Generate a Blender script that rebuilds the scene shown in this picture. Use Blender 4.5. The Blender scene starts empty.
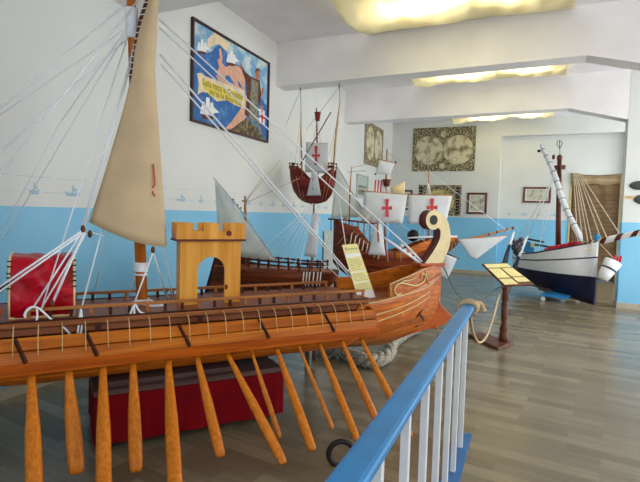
import bpy, math, random
from mathutils import Vector as V
random.seed(7)
sc = bpy.context.scene
COL = sc.collection
# ------------------------------------------------------------------ camera
F, CX, CY, H = 490.0, 320.0, 241.0, 1.5
YAW, PITCH, ROLL = math.radians(23), math.atan(28/490), math.radians(1.6)
fwd = V((-math.sin(YAW)*math.cos(PITCH), math.cos(YAW)*math.cos(PITCH), -math.sin(PITCH)))
r0 = V((math.cos(YAW), math.sin(YAW), 0)); u0 = r0.cross(fwd)
rgt = r0*math.cos(ROLL)+u0*math.sin(ROLL); upv = u0*math.cos(ROLL)-r0*math.sin(ROLL)
CAM = V((0, 0, H))
cd = bpy.data.cameras.new('camera'); cam = bpy.data.objects.new('camera', cd); COL.objects.link(cam)
from mathutils import Matrix
m = Matrix((rgt, upv, -fwd)).transposed().to_4x4(); m.translation = CAM
cam.matrix_world = m
cd.sensor_fit = 'HORIZONTAL'; cd.sensor_width = 36; cd.lens = F/640*36
cd.clip_start = .05
sc.camera = cam
def ray(x, y): return fwd+rgt*((x-CX)/F)-upv*((y-CY)/F)
def onz(x, y, z): d = ray(x, y); return CAM+d*((z-H)/d.z)
def onx(x, y, X): d = ray(x, y); return CAM+d*(X/d.x)
def ony(x, y, Y): d = ray(x, y); return CAM+d*(Y/d.y)
def dep(x, y, k): return CAM+ray(x, y)*k

class Fr:
    """a vertical frame standing in the room: s along the axis, n sideways, z up"""
    def __init__(f, O, ang):
        f.O = V((O[0], O[1], 0)); a = math.radians(ang)
        f.d = V((math.sin(a), math.cos(a), 0)); f.n = V((f.d.y, -f.d.x, 0))
    def w(f, s, n, z): return f.O+f.d*s+f.n*n+V((0, 0, z))
    def px(f, x, y, n=0.0):
        d = ray(x, y); t = ((f.O-CAM).dot(f.n)+n)/d.dot(f.n); return CAM+d*t
    def sz(f, x, y, n=0.0):
        p = f.px(x, y, n)-f.O; return p.dot(f.d), p.z

# ------------------------------------------------------------------ materials
def lin(c):
    return tuple(((v/255)/12.92 if v/255 <= .04045 else ((v/255+.055)/1.055)**2.4) for v in c)
def newmat(name):
    m = bpy.data.materials.new(name); m.use_nodes = True
    nt = m.node_tree; b = nt.nodes['Principled BSDF']; return m, nt, b
def nd(nt, t, **kw):
    n = nt.nodes.new(t)
    for k, v in kw.items(): setattr(n, k, v)
    return n
def ramp(nt, fac, stops):
    r = nd(nt, 'ShaderNodeValToRGB'); e = r.color_ramp.elements
    e[0].position, e[0].color = stops[0][0], (*lin(stops[0][1]), 1)
    e[1].position, e[1].color = stops[-1][0], (*lin(stops[-1][1]), 1)
    for p, c in stops[1:-1]:
        k = e.new(p); k.color = (*lin(c), 1)
    nt.links.new(fac, r.inputs[0]); return r.outputs[0]
def plain(name, c, rough=.6, vary=.06, scale=9, spec=.4, bump=0, metal=0):
    m, nt, b = newmat(name)
    tc = nd(nt, 'ShaderNodeTexCoord'); no = nd(nt, 'ShaderNodeTexNoise'); no.inputs['Scale'].default_value = scale
    no.inputs['Detail'].default_value = 3
    nt.links.new(tc.outputs['Object'], no.inputs['Vector'])
    lo = tuple(max(0, v*(1-vary)) for v in c); hi = tuple(min(255, v*(1+vary)) for v in c)
    nt.links.new(ramp(nt, no.outputs['Fac'], [(.3, lo), (.7, hi)]), b.inputs['Base Color'])
    b.inputs['Roughness'].default_value = rough; b.inputs['Specular IOR Level'].default_value = spec
    b.inputs['Metallic'].default_value = metal
    if bump:
        bp = nd(nt, 'ShaderNodeBump'); bp.inputs['Strength'].default_value = bump; bp.inputs['Distance'].default_value = .01
        nt.links.new(no.outputs['Fac'], bp.inputs['Height']); nt.links.new(bp.outputs[0], b.inputs['Normal'])
    return m
def wood(name, dark, light, ang=0, axis='s', rough=.35, grain=22, planks=0, knots=False, coat=.0):
    """grain runs along the heading ang (axis 's') or upright (axis 'z'); planks = strake height in metres"""
    m, nt, b = newmat(name)
    tc = nd(nt, 'ShaderNodeTexCoord'); mp = nd(nt, 'ShaderNodeMapping')
    mp.vector_type = 'TEXTURE'; mp.inputs['Rotation'].default_value = (0, 0, -math.radians(ang))
    mp.inputs['Scale'].default_value = (1, 16, 1) if axis == 's' else (1, 1, 16)
    nt.links.new(tc.outputs['Object'], mp.inputs['Vector'])
    no = nd(nt, 'ShaderNodeTexNoise'); no.inputs['Scale'].default_value = grain; no.inputs['Detail'].default_value = 5
    no.inputs['Distortion'].default_value = .6
    nt.links.new(mp.outputs[0], no.inputs['Vector'])
    mid = tuple((a+c)/2 for a, c in zip(dark, light))
    col = ramp(nt, no.outputs['Fac'], [(.28, dark), (.5, mid), (.72, light)])
    if planks:
        sx = nd(nt, 'ShaderNodeSeparateXYZ'); nt.links.new(tc.outputs['Object'], sx.inputs[0])
        d = nd(nt, 'ShaderNodeMath', operation='DIVIDE'); d.inputs[1].default_value = planks; nt.links.new(sx.outputs[2], d.inputs[0])
        fl = nd(nt, 'ShaderNodeMath', operation='FLOOR'); nt.links.new(d.outputs[0], fl.inputs[0])
        fr = nd(nt, 'ShaderNodeMath', operation='FRACT'); nt.links.new(d.outputs[0], fr.inputs[0])
        lt = nd(nt, 'ShaderNodeMath', operation='LESS_THAN'); lt.inputs[1].default_value = .085; nt.links.new(fr.outputs[0], lt.inputs[0])
        wn = nd(nt, 'ShaderNodeTexWhiteNoise', noise_dimensions='1D'); nt.links.new(fl.outputs[0], wn.inputs['W'])
        hv = nd(nt, 'ShaderNodeHueSaturation'); mr = nd(nt, 'ShaderNodeMapRange')
        mr.inputs['To Min'].default_value = .78; mr.inputs['To Max'].default_value = 1.15
        nt.links.new(wn.outputs['Value'], mr.inputs['Value']); nt.links.new(mr.outputs[0], hv.inputs['Value'])
        nt.links.new(col, hv.inputs['Color'])
        mx = nd(nt, 'ShaderNodeMix', data_type='RGBA'); nt.links.new(lt.outputs[0], mx.inputs[0])
        nt.links.new(hv.outputs[0], mx.inputs[6]); mx.inputs[7].default_value = (*[v*.45 for v in lin(dark)], 1)
        col = mx.outputs[2]
    if knots:
        vo = nd(nt, 'ShaderNodeTexVoronoi'); vo.inputs['Scale'].default_value = 7
        mp2 = nd(nt, 'ShaderNodeMapping'); mp2.inputs['Scale'].default_value = (1, 1, .6)
        nt.links.new(tc.outputs['Object'], mp2.inputs[0]); nt.links.new(mp2.outputs[0], vo.inputs['Vector'])
        k = nd(nt, 'ShaderNodeMath', operation='LESS_THAN'); k.inputs[1].default_value = .09; nt.links.new(vo.outputs['Distance'], k.inputs[0])
        mx = nd(nt, 'ShaderNodeMix', data_type='RGBA'); nt.links.new(k.outputs[0], mx.inputs[0]); nt.links.new(col, mx.inputs[6])
        mx.inputs[7].default_value = (*lin((110, 52, 18)), 1); col = mx.outputs[2]
    nt.links.new(col, b.inputs['Base Color'])
    b.inputs['Roughness'].default_value = rough; b.inputs['Specular IOR Level'].default_value = .22
    b.inputs['Coat Weight'].default_value = coat; b.inputs['Coat Roughness'].default_value = .12
    return m
def thin(name, c, trans=.4, vary=.04, scale=6):
    """cloth that lets some light through"""
    m, nt, b = newmat(name); out = nt.nodes['Material Output']
    tc = nd(nt, 'ShaderNodeTexCoord'); no = nd(nt, 'ShaderNodeTexNoise'); no.inputs['Scale'].default_value = scale
    nt.links.new(tc.outputs['Object'], no.inputs['Vector'])
    lo = tuple(max(0, v*(1-vary)) for v in c); hi = tuple(min(255, v*(1+vary)) for v in c)
    col = ramp(nt, no.outputs['Fac'], [(.3, lo), (.7, hi)])
    nt.links.new(col, b.inputs['Base Color']); b.inputs['Roughness'].default_value = .9
    b.inputs['Specular IOR Level'].default_value = .1
    t = nd(nt, 'ShaderNodeBsdfTranslucent'); nt.links.new(col, t.inputs['Color'])
    mx = nd(nt, 'ShaderNodeMixShader'); mx.inputs[0].default_value = trans
    nt.links.new(b.outputs[0], mx.inputs[1]); nt.links.new(t.outputs[0], mx.inputs[2]); nt.links.new(mx.outputs[0], out.inputs['Surface'])
    return m
GA = 39.0
M = {}
M['hull'] = wood('galley hull wood', (156, 74, 12), (216, 118, 34), GA, 's', .32, 30, planks=.047, coat=.08)
M['stem'] = wood('galley stem wood', (140, 58, 8), (198, 92, 18), GA, 's', .3, 16, coat=.08)
M['band'] = wood('galley outrigger wood', (156, 74, 10), (216, 126, 32), GA, 's', .36, 24)
M['wale'] = wood('galley wale wood', (140, 58, 5), (206, 102, 18), GA, 's', .33, 24)
M['deck'] = wood('galley deck wood', (118, 64, 42), (168, 102, 68), GA, 's', .4, 26)
M['darkwood'] = wood('dark stained wood', (48, 22, 14), (82, 42, 28), GA, 's', .4, 20)
M['edge'] = wood('deck edge wood', (124, 68, 38), (170, 104, 60), GA, 's', .4, 26)
M['rail'] = wood('galley rail wood', (140, 80, 36), (190, 122, 64), GA, 's', .4, 26)
M['pine'] = wood('yellow pine', (208, 132, 42), (242, 178, 82), 0, 'z', .42, 16, knots=True)
M['oar'] = wood('oar wood', (184, 96, 14), (222, 134, 36), 0, 'z', .36, 60, knots=False)
M['mast'] = wood('mast wood', (162, 82, 20), (210, 126, 44), 0, 'z', .36, 22)
M['crim'] = plain('oxblood paint', (106, 34, 24), .45, .1)
M['cream'] = plain('cream painted wood', (226, 204, 150), .5, .05)
M['creamline'] = plain('cream moulding paint', (206, 178, 118), .45, .05)
M['rope'] = plain('white cord', (238, 240, 244), .8, .03, 60)
M['tan'] = plain('tan rope', (196, 170, 128), .9, .12, 60, bump=.4)
M['greyrope'] = plain('weathered grey rope', (152, 146, 132), .95, .3, 45, bump=.8)
M['sailtan'] = thin('tan canvas', (214, 188, 150), .12, .04, 5)
M['sailwhite'] = thin('white sailcloth', (236, 238, 240), .3, .02)
M['sailpale'] = thin('pale old sailcloth', (238, 241, 236), .5, .03)
M['white'] = plain('white paint', (236, 236, 238), .4, .02)
M['paper'] = plain('white paper', (238, 236, 230), .8, .02)
M['yellow'] = plain('pale yellow paper', (236, 222, 150), .75, .04, 14)
M['ink'] = plain('faded ink', (138, 128, 98), .8, .05)
M['red'] = plain('red cross paint', (206, 66, 66), .7, .06)
M['black'] = plain('black paint', (20, 19, 20), .6, .1)
M['darkcord'] = plain('dark olive cord', (92, 88, 70), .9, .1, 40)
M['ropepale'] = plain('pale rope', (218, 204, 180), .9, .08, 50)
M['iron'] = plain('dark iron', (42, 36, 34), .5, .2, 30, metal=.4)
M['blue'] = plain('blue gloss paint', (50, 138, 200), .34, .05, 5, spec=.3)
M['bluefloor'] = plain('blue floor strip paint', (56, 112, 168), .5, .06, 5)
M['navy'] = plain('navy hull paint', (26, 26, 56), .4, .1)
M['mahog'] = wood('mahogany', (74, 34, 22), (118, 60, 40), 0, 'z', .35, 20)
M['shipB'] = wood('brown ship planking', (86, 40, 20), (150, 78, 42), 80, 's', .35, 22, planks=.028)
M['shipD'] = wood('red brown ship planking', (92, 36, 22), (150, 70, 38), 67, 's', .4, 22, planks=.04)
M['shipDo'] = wood('orange brown ship planking', (176, 88, 26), (220, 128, 52), 67, 's', .4, 22, planks=.04)
M['shipC'] = wood('crimson ship planking', (96, 26, 22), (150, 52, 40), 90, 's', .45, 22, planks=.03)
M['spar'] = wood('light spar wood', (150, 96, 56), (200, 150, 100), 0, 'z', .5, 24)
M['lect'] = wood('brown lectern wood', (74, 40, 26), (116, 70, 46), 60, 's', .4, 20)
M['cradle'] = wood('purple brown cradle board', (78, 56, 52), (122, 94, 86), GA, 's', .5, 18)
M['frame'] = plain('dark picture frame', (62, 32, 26), .4, .1)
M['framebrown'] = plain('brown picture frame', (104, 58, 42), .4, .1)
M['gridgrey'] = plain('grey board', (176, 184, 182), .7, .03)
def satin():
    m, nt, b = newmat('red satin')
    tc = nd(nt, 'ShaderNodeTexCoord'); no = nd(nt, 'ShaderNodeTexNoise'); no.inputs['Scale'].default_value = 7
    no.inputs['Distortion'].default_value = 1.2; nt.links.new(tc.outputs['Object'], no.inputs['Vector'])
    nt.links.new(ramp(nt, no.outputs['Fac'], [(.3, (152, 0, 20)), (.7, (204, 4, 36))]), b.inputs['Base Color'])
    b.inputs['Roughness'].default_value = .36; b.inputs['Specular IOR Level'].default_value = .3
    b.inputs['Sheen Tint'].default_value = (1, .5, .6, 1)
    bp = nd(nt, 'ShaderNodeBump'); bp.inputs['Strength'].default_value = .5; bp.inputs['Distance'].default_value = .03
    nt.links.new(no.outputs['Fac'], bp.inputs['Height']); nt.links.new(bp.outputs[0], b.inputs['Normal'])
    return m
M['satin'] = satin()
M['redcloth'] = plain('dark red cloth', (122, 2, 14), .85, .08, 6, spec=.15, bump=.3)
BLUE_Z = 1.487
def wallmat():
    m, nt, b = newmat('two tone painted wall')
    g = nd(nt, 'ShaderNodeNewGeometry'); sx = nd(nt, 'ShaderNodeSeparateXYZ'); nt.links.new(g.outputs['Position'], sx.inputs[0])
    gt = nd(nt, 'ShaderNodeMath', operation='GREATER_THAN'); gt.inputs[1].default_value = BLUE_Z; nt.links.new(sx.outputs[2], gt.inputs[0])
    no = nd(nt, 'ShaderNodeTexNoise'); no.inputs['Scale'].default_value = 1.3; nt.links.new(g.outputs['Position'], no.inputs['Vector'])
    up = ramp(nt, no.outputs['Fac'], [(.3, (210, 212, 208)), (.7, (218, 220, 215))])
    dn = ramp(nt, no.outputs['Fac'], [(.3, (122, 188, 222)), (.7, (132, 197, 230))])
    mx = nd(nt, 'ShaderNodeMix', data_type='RGBA'); nt.links.new(gt.outputs[0], mx.inputs[0]); nt.links.new(dn, mx.inputs[6]); nt.links.new(up, mx.inputs[7])
    nt.links.new(mx.outputs[2], b.inputs['Base Color']); b.inputs['Roughness'].default_value = .55
    return m
M['wall'] = wallmat()
M['stencil'] = plain('pale blue stencil paint', (160, 188, 206), .7, .05)
M['stencil2'] = plain('faint stencil line', (196, 204, 206), .7, .02)
M['ceil'] = plain('ceiling paint', (242, 240, 246), .8, .02, 2)
M['beam'] = plain('beam paint', (240, 237, 238), .7, .02, 2)
M['base'] = plain('stone baseboard', (172, 160, 140), .4, .06)
def floormat():
    m, nt, b = newmat('taupe plank tiles')
    tc = nd(nt, 'ShaderNodeNewGeometry'); mp = nd(nt, 'ShaderNodeMapping'); mp.inputs['Rotation'].default_value = (0, 0, math.radians(8))
    nt.links.new(tc.outputs['Position'], mp.inputs[0])
    br = nd(nt, 'ShaderNodeTexBrick'); nt.links.new(mp.outputs[0], br.inputs['Vector'])
    br.inputs['Color1'].default_value = (0, 0, 0, 1); br.inputs['Color2'].default_value = (1, 1, 1, 1); br.inputs['Mortar'].default_value = (.4, .4, .4, 1)
    br.inputs['Scale'].default_value = 1; br.inputs['Brick Width'].default_value = .55; br.inputs['Row Height'].default_value = .11
    br.inputs['Mortar Size'].default_value = .0008; br.offset = .37; br.squash = 1
    st = nd(nt, 'ShaderNodeMapping'); st.vector_type = 'TEXTURE'; st.inputs['Rotation'].default_value = (0, 0, math.radians(-8)); st.inputs['Scale'].default_value = (1, .07, 1)
    nt.links.new(tc.outputs['Position'], st.inputs[0])
    no = nd(nt, 'ShaderNodeTexNoise'); no.inputs['Scale'].default_value = 2.2; no.inputs['Detail'].default_value = 5; nt.links.new(st.outputs[0], no.inputs['Vector'])
    ad = nd(nt, 'ShaderNodeMix', data_type='RGBA'); ad.inputs[0].default_value = .45
    nt.links.new(br.outputs['Color'], ad.inputs[6]); nt.links.new(no.outputs['Fac'], ad.inputs[7])
    col = ramp(nt, ad.outputs[2], [(.1, (102, 91, 69)), (.5, (122, 110, 87)), (.9, (148, 135, 109))])
    nt.links.new(col, b.inputs['Base Color'])
    n2 = nd(nt, 'ShaderNodeTexNoise'); n2.inputs['Scale'].default_value = 3; nt.links.new(tc.outputs['Position'], n2.inputs['Vector'])
    mr = nd(nt, 'ShaderNodeMapRange'); mr.inputs['To Min'].default_value = .16; mr.inputs['To Max'].default_value = .3
    nt.links.new(n2.outputs['Fac'], mr.inputs['Value']); nt.links.new(mr.outputs[0], b.inputs['Roughness'])
    b.inputs['Specular IOR Level'].default_value = .5
    return m
M['floor'] = floormat()
def mapmat(name, bg, fg, scale, thr):
    m, nt, b = newmat(name)
    tc = nd(nt, 'ShaderNodeTexCoord'); no = nd(nt, 'ShaderNodeTexNoise'); no.inputs['Scale'].default_value = scale; no.inputs['Detail'].default_value = 6
    nt.links.new(tc.outputs['Object'], no.inputs['Vector'])
    nt.links.new(ramp(nt, no.outputs['Fac'], [(thr-.06, bg), (thr+.03, tuple((a+c)/2 for a, c in zip(bg, fg))), (thr+.1, fg)]), b.inputs['Base Color'])
    b.inputs['Roughness'].default_value = .7
    return m
M['ornate'] = mapmat('ornate map border print', (84, 74, 54), (188, 176, 138), 22, .5)
M['chart'] = mapmat('antique chart print', (210, 202, 170), (128, 118, 86), 4.5, .53)
M['chartpale'] = mapmat('pale chart print', (196, 196, 176), (130, 122, 96), 7, .56)
M['gold'] = mapmat('gold chart print', (198, 184, 122), (150, 132, 76), 4, .55)
M['sea'] = mapmat('poster sea', (40, 98, 164), (86, 138, 186), 7, .55)
M['sky'] = mapmat('poster sky', (112, 162, 200), (200, 212, 208), 5, .5)
M['land'] = plain('poster land', (216, 164, 140), .7, .06)
M['parch'] = plain('poster parchment', (226, 206, 168), .7, .06)
M['parchy'] = plain('poster yellow band', (214, 196, 84), .7, .06)
M['ink2'] = plain('poster lettering', (92, 64, 24), .7, .05)
M['cloak'] = plain('poster brown cloak', (92, 48, 34), .7, .2, 20)
M['robe'] = plain('poster grey robe', (124, 124, 104), .7, .25, 20)
M['skin'] = plain('poster skin', (176, 116, 84), .7, .1)
M['hill'] = mapmat('poster hill', (70, 62, 42), (140, 126, 88), 14, .5)
M['bamboo'] = wood('woven brown mat', (98, 76, 52), (136, 108, 76), 90, 's', .7, 30, planks=.03)
M['bamboolight'] = wood('folded mat top', (150, 128, 96), (178, 156, 120), 90, 's', .7, 30, planks=.04)
M['fabric'] = thin('yellow ceiling fabric', (250, 243, 216), .42, .03, 2)
M['net'] = mapmat('dark net', (30, 32, 44), (170, 150, 150), 26, .56)
M['pinkred'] = plain('red cloth', (196, 24, 56), .6, .2, 20)
M['plaque'] = plain('dark green grey stone', (62, 66, 60), .5, .1)
def emis(name, c, s):
    m, nt, b = newmat(name); b.inputs['Base Color'].default_value = (0, 0, 0, 1)
    b.inputs['Emission Color'].default_value = (*c, 1); b.inputs['Emission Strength'].default_value = s; return m
M['skyl'] = emis('skylight glow', (1, .97, .90), 17)

# ------------------------------------------------------------------ mesh builder
class MB:
    def __init__(f): f.v, f.f, f.m, f.s = [], [], [], []; f.cur = 0; f.sm = False
    def mat(f, i, smooth=None):
        f.cur = i
        if smooth is not None: f.sm = smooth
        return f
    def face(f, idx): f.f.append(tuple(idx)); f.m.append(f.cur); f.s.append(f.sm)
    def add(f, pts): k = len(f.v); f.v += [V(p) for p in pts]; return k
    def hexa(f, p):      # bottom 4 then top 4
        k = f.add(p); o = f.sm; f.sm = False
        for q in ((3, 2, 1, 0), (4, 5, 6, 7), (0, 1, 5, 4), (1, 2, 6, 5), (2, 3, 7, 6), (3, 0, 4, 7)): f.face([k+i for i in q])
        f.sm = o; return f
    def box(f, x0, x1, y0, y1, z0, z1):
        return f.hexa([(x0, y0, z0), (x1, y0, z0), (x1, y1, z0), (x0, y1, z0), (x0, y0, z1), (x1, y0, z1), (x1, y1, z1), (x0, y1, z1)])
    def fbox(f, fr, s0, s1, n0, n1, z0, z1):
        return f.hexa([fr.w(s0, n0, z0), fr.w(s1, n0, z0), fr.w(s1, n1, z0), fr.w(s0, n1, z0), fr.w(s0, n0, z1), fr.w(s1, n0, z1), fr.w(s1, n1, z1), fr.w(s0, n1, z1)])
    def bar(f, a, b, w, h, up=V((0, 0, 1))):
        a, b = V(a), V(b); d = (b-a).normalized(); x = d.cross(up)
        if x.length < 1e-4: x = d.cross(V((0, 1, 0)))
        x.normalize(); y = x.cross(d)
        P = lambda c, i, j: c+x*(w/2*i)+y*(h/2*j)
        return f.hexa([P(a, -1, -1), P(a, 1, -1), P(a, 1, 1), P(a, -1, 1), P(b, -1, -1), P(b, 1, -1), P(b, 1, 1), P(b, -1, 1)])
    def prism(f, poly, off):
        off = V(off); n = len(poly); k = f.add(poly); f.add([V(p)+off for p in poly]); o = f.sm; f.sm = False
        f.face(range(k+n-1, k-1, -1)); f.face(range(k+n, k+2*n))
        for i in range(n): j = (i+1) % n; f.face((k+i, k+j, k+n+j, k+n+i))
        f.sm = o; return f
    def poly(f, pts): k = f.add(pts); f.face(range(k, k+len(pts))); return f
    def tube(f, pts, r, seg=8, caps=True, flat=1.0, ref=None):
        pts = [V(p) for p in pts]; n = len(pts); rs = r if isinstance(r, (list, tuple)) else [r]*n
        o = f.sm; f.sm = True; px = None; k0 = len(f.v)
        for i, p in enumerate(pts):
            t = (pts[min(i+1, n-1)]-pts[max(i-1, 0)])
            if t.length < 1e-9: t = V((0, 0, 1))
            t.normalize()
            if px is None:
                a = V(ref) if ref else (V((0, 0, 1)) if abs(t.z) < .9 else V((1, 0, 0)))
                px = (a-t*a.dot(t)).normalized()
            else:
                px = px-t*px.dot(t)
                px = px.normalized() if px.length > 1e-6 else t.orthogonal().normalized()
            py = t.cross(px)
            f.add([p+px*(rs[i]*math.cos(2*math.pi*j/seg))+py*(rs[i]*flat*math.sin(2*math.pi*j/seg)) for j in range(seg)])
        for i in range(n-1):
            for j in range(seg):
                a, b = k0+i*seg+j, k0+i*seg+(j+1) % seg; f.face((a, b, b+seg, a+seg))
        if caps:
            f.sm = False; f.face(range(k0+seg-1, k0-1, -1)); f.face(range(k0+(n-1)*seg, k0+n*seg))
        f.sm = o; return f
    def grid(f, rows, closed=False, mats=None):
        w = len(rows[0]); k = f.add([p for r in rows for p in r])
        for i in range(len(rows)-1):
            for j in range(w if closed else w-1):
                a, b = k+i*w+j, k+i*w+(j+1) % w
                if mats: f.cur = mats(i, j)
                f.face((a, b, b+w, a+w))
        return f
    def disc(f, c, x, y, n=32):
        return f.poly([V(c)+V(x)*math.cos(2*math.pi*i/n)+V(y)*math.sin(2*math.pi*i/n) for i in range(n)])
    def ball(f, c, rx, ry, rz, nu=12, nv=8):
        c = V(c); o = f.sm; f.sm = True
        rows = [[c+V((rx*math.sin(math.pi*i/nv)*math.cos(2*math.pi*j/nu), ry*math.sin(math.pi*i/nv)*math.sin(2*math.pi*j/nu), rz*math.cos(math.pi*i/nv))) for j in range(nu)] for i in range(nv+1)]
        f.grid(rows, True); f.sm = o; return f
    def lathe(f, base, prof, seg=16, axis=V((0, 0, 1)), flat=False):
        base = V(base); axis = V(axis).normalized(); x = axis.orthogonal().normalized(); y = axis.cross(x); o = f.sm; f.sm = not flat
        rows = [[base+axis*h+x*(r*math.cos(2*math.pi*j/seg))+y*(r*math.sin(2*math.pi*j/seg)) for j in range(seg)] for r, h in prof]
        f.grid(rows, True); k = len(f.v); f.sm = False
        f.face(range(k-seg, k)); k1 = k-seg*len(prof); f.face(range(k1+seg-1, k1-1, -1)); f.sm = o; return f
    def text(f, s, size, conv):
        cu = bpy.data.curves.new('lettering', 'FONT'); cu.body = s; cu.size = size; cu.resolution_u = 2
        o = bpy.data.objects.new('lettering', cu); COL.objects.link(o)
        dg = bpy.context.evaluated_depsgraph_get(); me = bpy.data.meshes.new_from_object(o.evaluated_get(dg))
        k = f.add([conv(v.co.x, v.co.y) for v in me.vertices])
        for p in me.polygons: f.face([k+i for i in p.vertices])
        bpy.data.objects.remove(o); bpy.data.curves.remove(cu); bpy.data.meshes.remove(me); return f
    def build(f, name, mats, parent=None, bevel=0, solid=0, sub=0):
        if not isinstance(mats, (list, tuple)): mats = [mats]
        if parent is None:
            xs = [p.x for p in f.v]; ys = [p.y for p in f.v]; org = V(((min(xs)+max(xs))/2, (min(ys)+max(ys))/2, min(p.z for p in f.v)))
        else:
            r = parent; org = V((0, 0, 0))
            while r: org = org+r.location; r = r.parent
        me = bpy.data.meshes.new(name); me.from_pydata([p-org for p in f.v], [], f.f)
        for x in mats: me.materials.append(M[x] if isinstance(x, str) else x)
        me.polygons.foreach_set('material_index', f.m); me.polygons.foreach_set('use_smooth', f.s)
        me.validate(); me.update()
        o = bpy.data.objects.new(name, me); COL.objects.link(o)
        if parent is None: o.location = org
        else: o.parent = parent
        if sub: md = o.modifiers.new('sub', 'SUBSURF'); md.levels = md.render_levels = sub
        if solid: md = o.modifiers.new('solid', 'SOLIDIFY'); md.thickness = solid; md.offset = 0
        if bevel: md = o.modifiers.new('bevel', 'BEVEL'); md.width = bevel; md.segments = 2; md.limit_method = 'ANGLE'
        return o
def tag(o, label, cat, group=None):
    o['label'] = label; o['category'] = cat
    if group: o['group'] = group
    return o
def thing(name, label, cat, loc, group=None):
    o = bpy.data.objects.new(name, None); COL.objects.link(o); o.location = loc; o.empty_display_size = .1
    return tag(o, label, cat, group)
def struct(o): o['kind'] = 'structure'; return o
def lerp(a, b, t): return a+(b-a)*t
def interp(tab, x):
    if x <= tab[0][0]: return tab[0][1]
    for (a, b), (c, d) in zip(tab, tab[1:]):
        if x <= c:
            t = (x-a)/(c-a); return b+(d-b)*t
    return tab[-1][1]
def smooth_path(pts, n=6):
    pts = [V(p) for p in pts]; out = []
    for i in range(len(pts)-1):
        p0, p1, p2, p3 = pts[max(i-1, 0)], pts[i], pts[i+1], pts[min(i+2, len(pts)-1)]
        for k in range(n):
            t = k/n; out.append(.5*((2*p1)+(p2-p0)*t+(2*p0-5*p1+4*p2-p3)*t*t+(3*p1-p0-3*p2+p3)*t**3))
    return out+[pts[-1]]
def sag(a, b, d, n=10): a, b = V(a), V(b); return [a.lerp(b, i/n)-V((0, 0, 4*d*(i/n)*(1-i/n))) for i in range(n+1)]
def line(name, a, b, r, mat, parent, s=0):
    return MB().tube(sag(a, b, s) if s else [a, b], r, 6).build(name, mat, parent)

# ------------------------------------------------------------------ room
XL, YF, YR, ZC, ZB = -3.65, 13.6, 13.85, 4.065, 3.41
struct(MB().box(-4.2, 7, -4, 15, -.2, 0).build('floor', 'floor'))
struct(MB().box(-3.9, 4.2, -3, 14.2, ZC, ZC+.2).build('ceiling', 'ceil'))
w = MB(); w.box(-3.9, XL, -4, 14.2, 0, ZC)
def stencil_boat(w, P, u, k):       # a small boat of the stencilled frieze: P(u, z) -> point on the wall
    z = 1.585; a = .085 if k % 2 else .05
    w.mat(1)
    w.poly([P(u-a, z+.04), P(u-a*.7, z), P(u+a*.7, z), P(u+a, z+.045), P(u+a*.3, z+.03), P(u-a*.4, z+.03)])
    w.poly([P(u-.006, z+.03), P(u+.006, z+.03), P(u+.006, z+.095), P(u-.006, z+.095)])
    w.poly([P(u+.01, z+.04), P(u+a*.7, z+.05), P(u+.01, z+.08)])
    w.mat(2); w.poly([P(u+a+.02, z+.018), P(u+.33-a, z+.018), P(u+.33-a, z+.024), P(u+a+.02, z+.024)])
    w.poly([P(u-.15, z+.135), P(u+.15, z+.14), P(u+.15, z+.147), P(u-.15, z+.141)])
Pl = lambda u, z: (XL+.002, u, z)
for k in range(30): stencil_boat(w, Pl, 2.0+.36*k, k)
struct(w.build('wall_left', ['wall', 'stencil', 'stencil2']))
RX0, RX1, RZ = -.75, 2.1, 3.62
w = MB(); w.box(XL, RX0, YF, 14.2, 0, ZC).box(RX0, 6, YF, 14.2, RZ, ZC).box(RX1, 6, YF, 14.2, 0, RZ).box(RX0, RX1, YR, 14.2, 0, RZ)
Pf = lambda u, z: (u, YF-.002, z)
for k in range(7): stencil_boat(w, Pf, XL+.3+.36*k, k)
Pf2 = lambda u, z: (u, YR-.002, z)
for k in range(4): stencil_boat(w, Pf2, RX0+.25+.36*k, k)
struct(w.build('wall_back', ['wall', 'stencil', 'stencil2']))
PX = 1.47
struct(MB().box(-3.9, 4.4, -3.2, -3, 0, ZC).build('wall_front', 'wall'))  # unseen wall added behind the camera to keep light off the near floor
struct(MB().box(4.2, 4.4, -3, 1.2, 0, ZC).build('wall_side', 'wall'))  # unseen wall piece added to block light from the near right
struct(MB().box(PX, 2.9, 9.755, 10.055, 0, ZC).build('wall_right', 'wall'))
struct(MB().box(PX-.012, 2.9, 9.74, 9.755, 0, .1).box(PX-.012, PX, 9.755, 10.06, 0, .1).build('baseboard_right', 'base'))
struct(MB().box(XL, RX0, YF-.015, YF, 0, .09).build('baseboard_back', 'base'))
struct(MB().box(XL, XL+.015, -4, YF, 0, .09).build('baseboard_left', 'base'))
def beam(y0, y1, xr=7):
    b = MB(); prof = [(XL, ZC), (XL, ZB), (.55, ZB+.06), (1.5, 3.22), (3.2, 2.8), (3.2, ZC)]
    b.prism([(x, y0, z) for x, z in prof], (0, y1-y0, 0)); return struct(b.build('beam', 'beam'))
for y0, y1 in ((3.5, 3.89), (6.72, 7.02), (9.76, 10.05)): beam(y0, y1)
for o, n in zip([o for o in COL.objects if o.name.startswith('beam')], range(3)): o.name = 'trim_%d' % (n+1)

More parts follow.
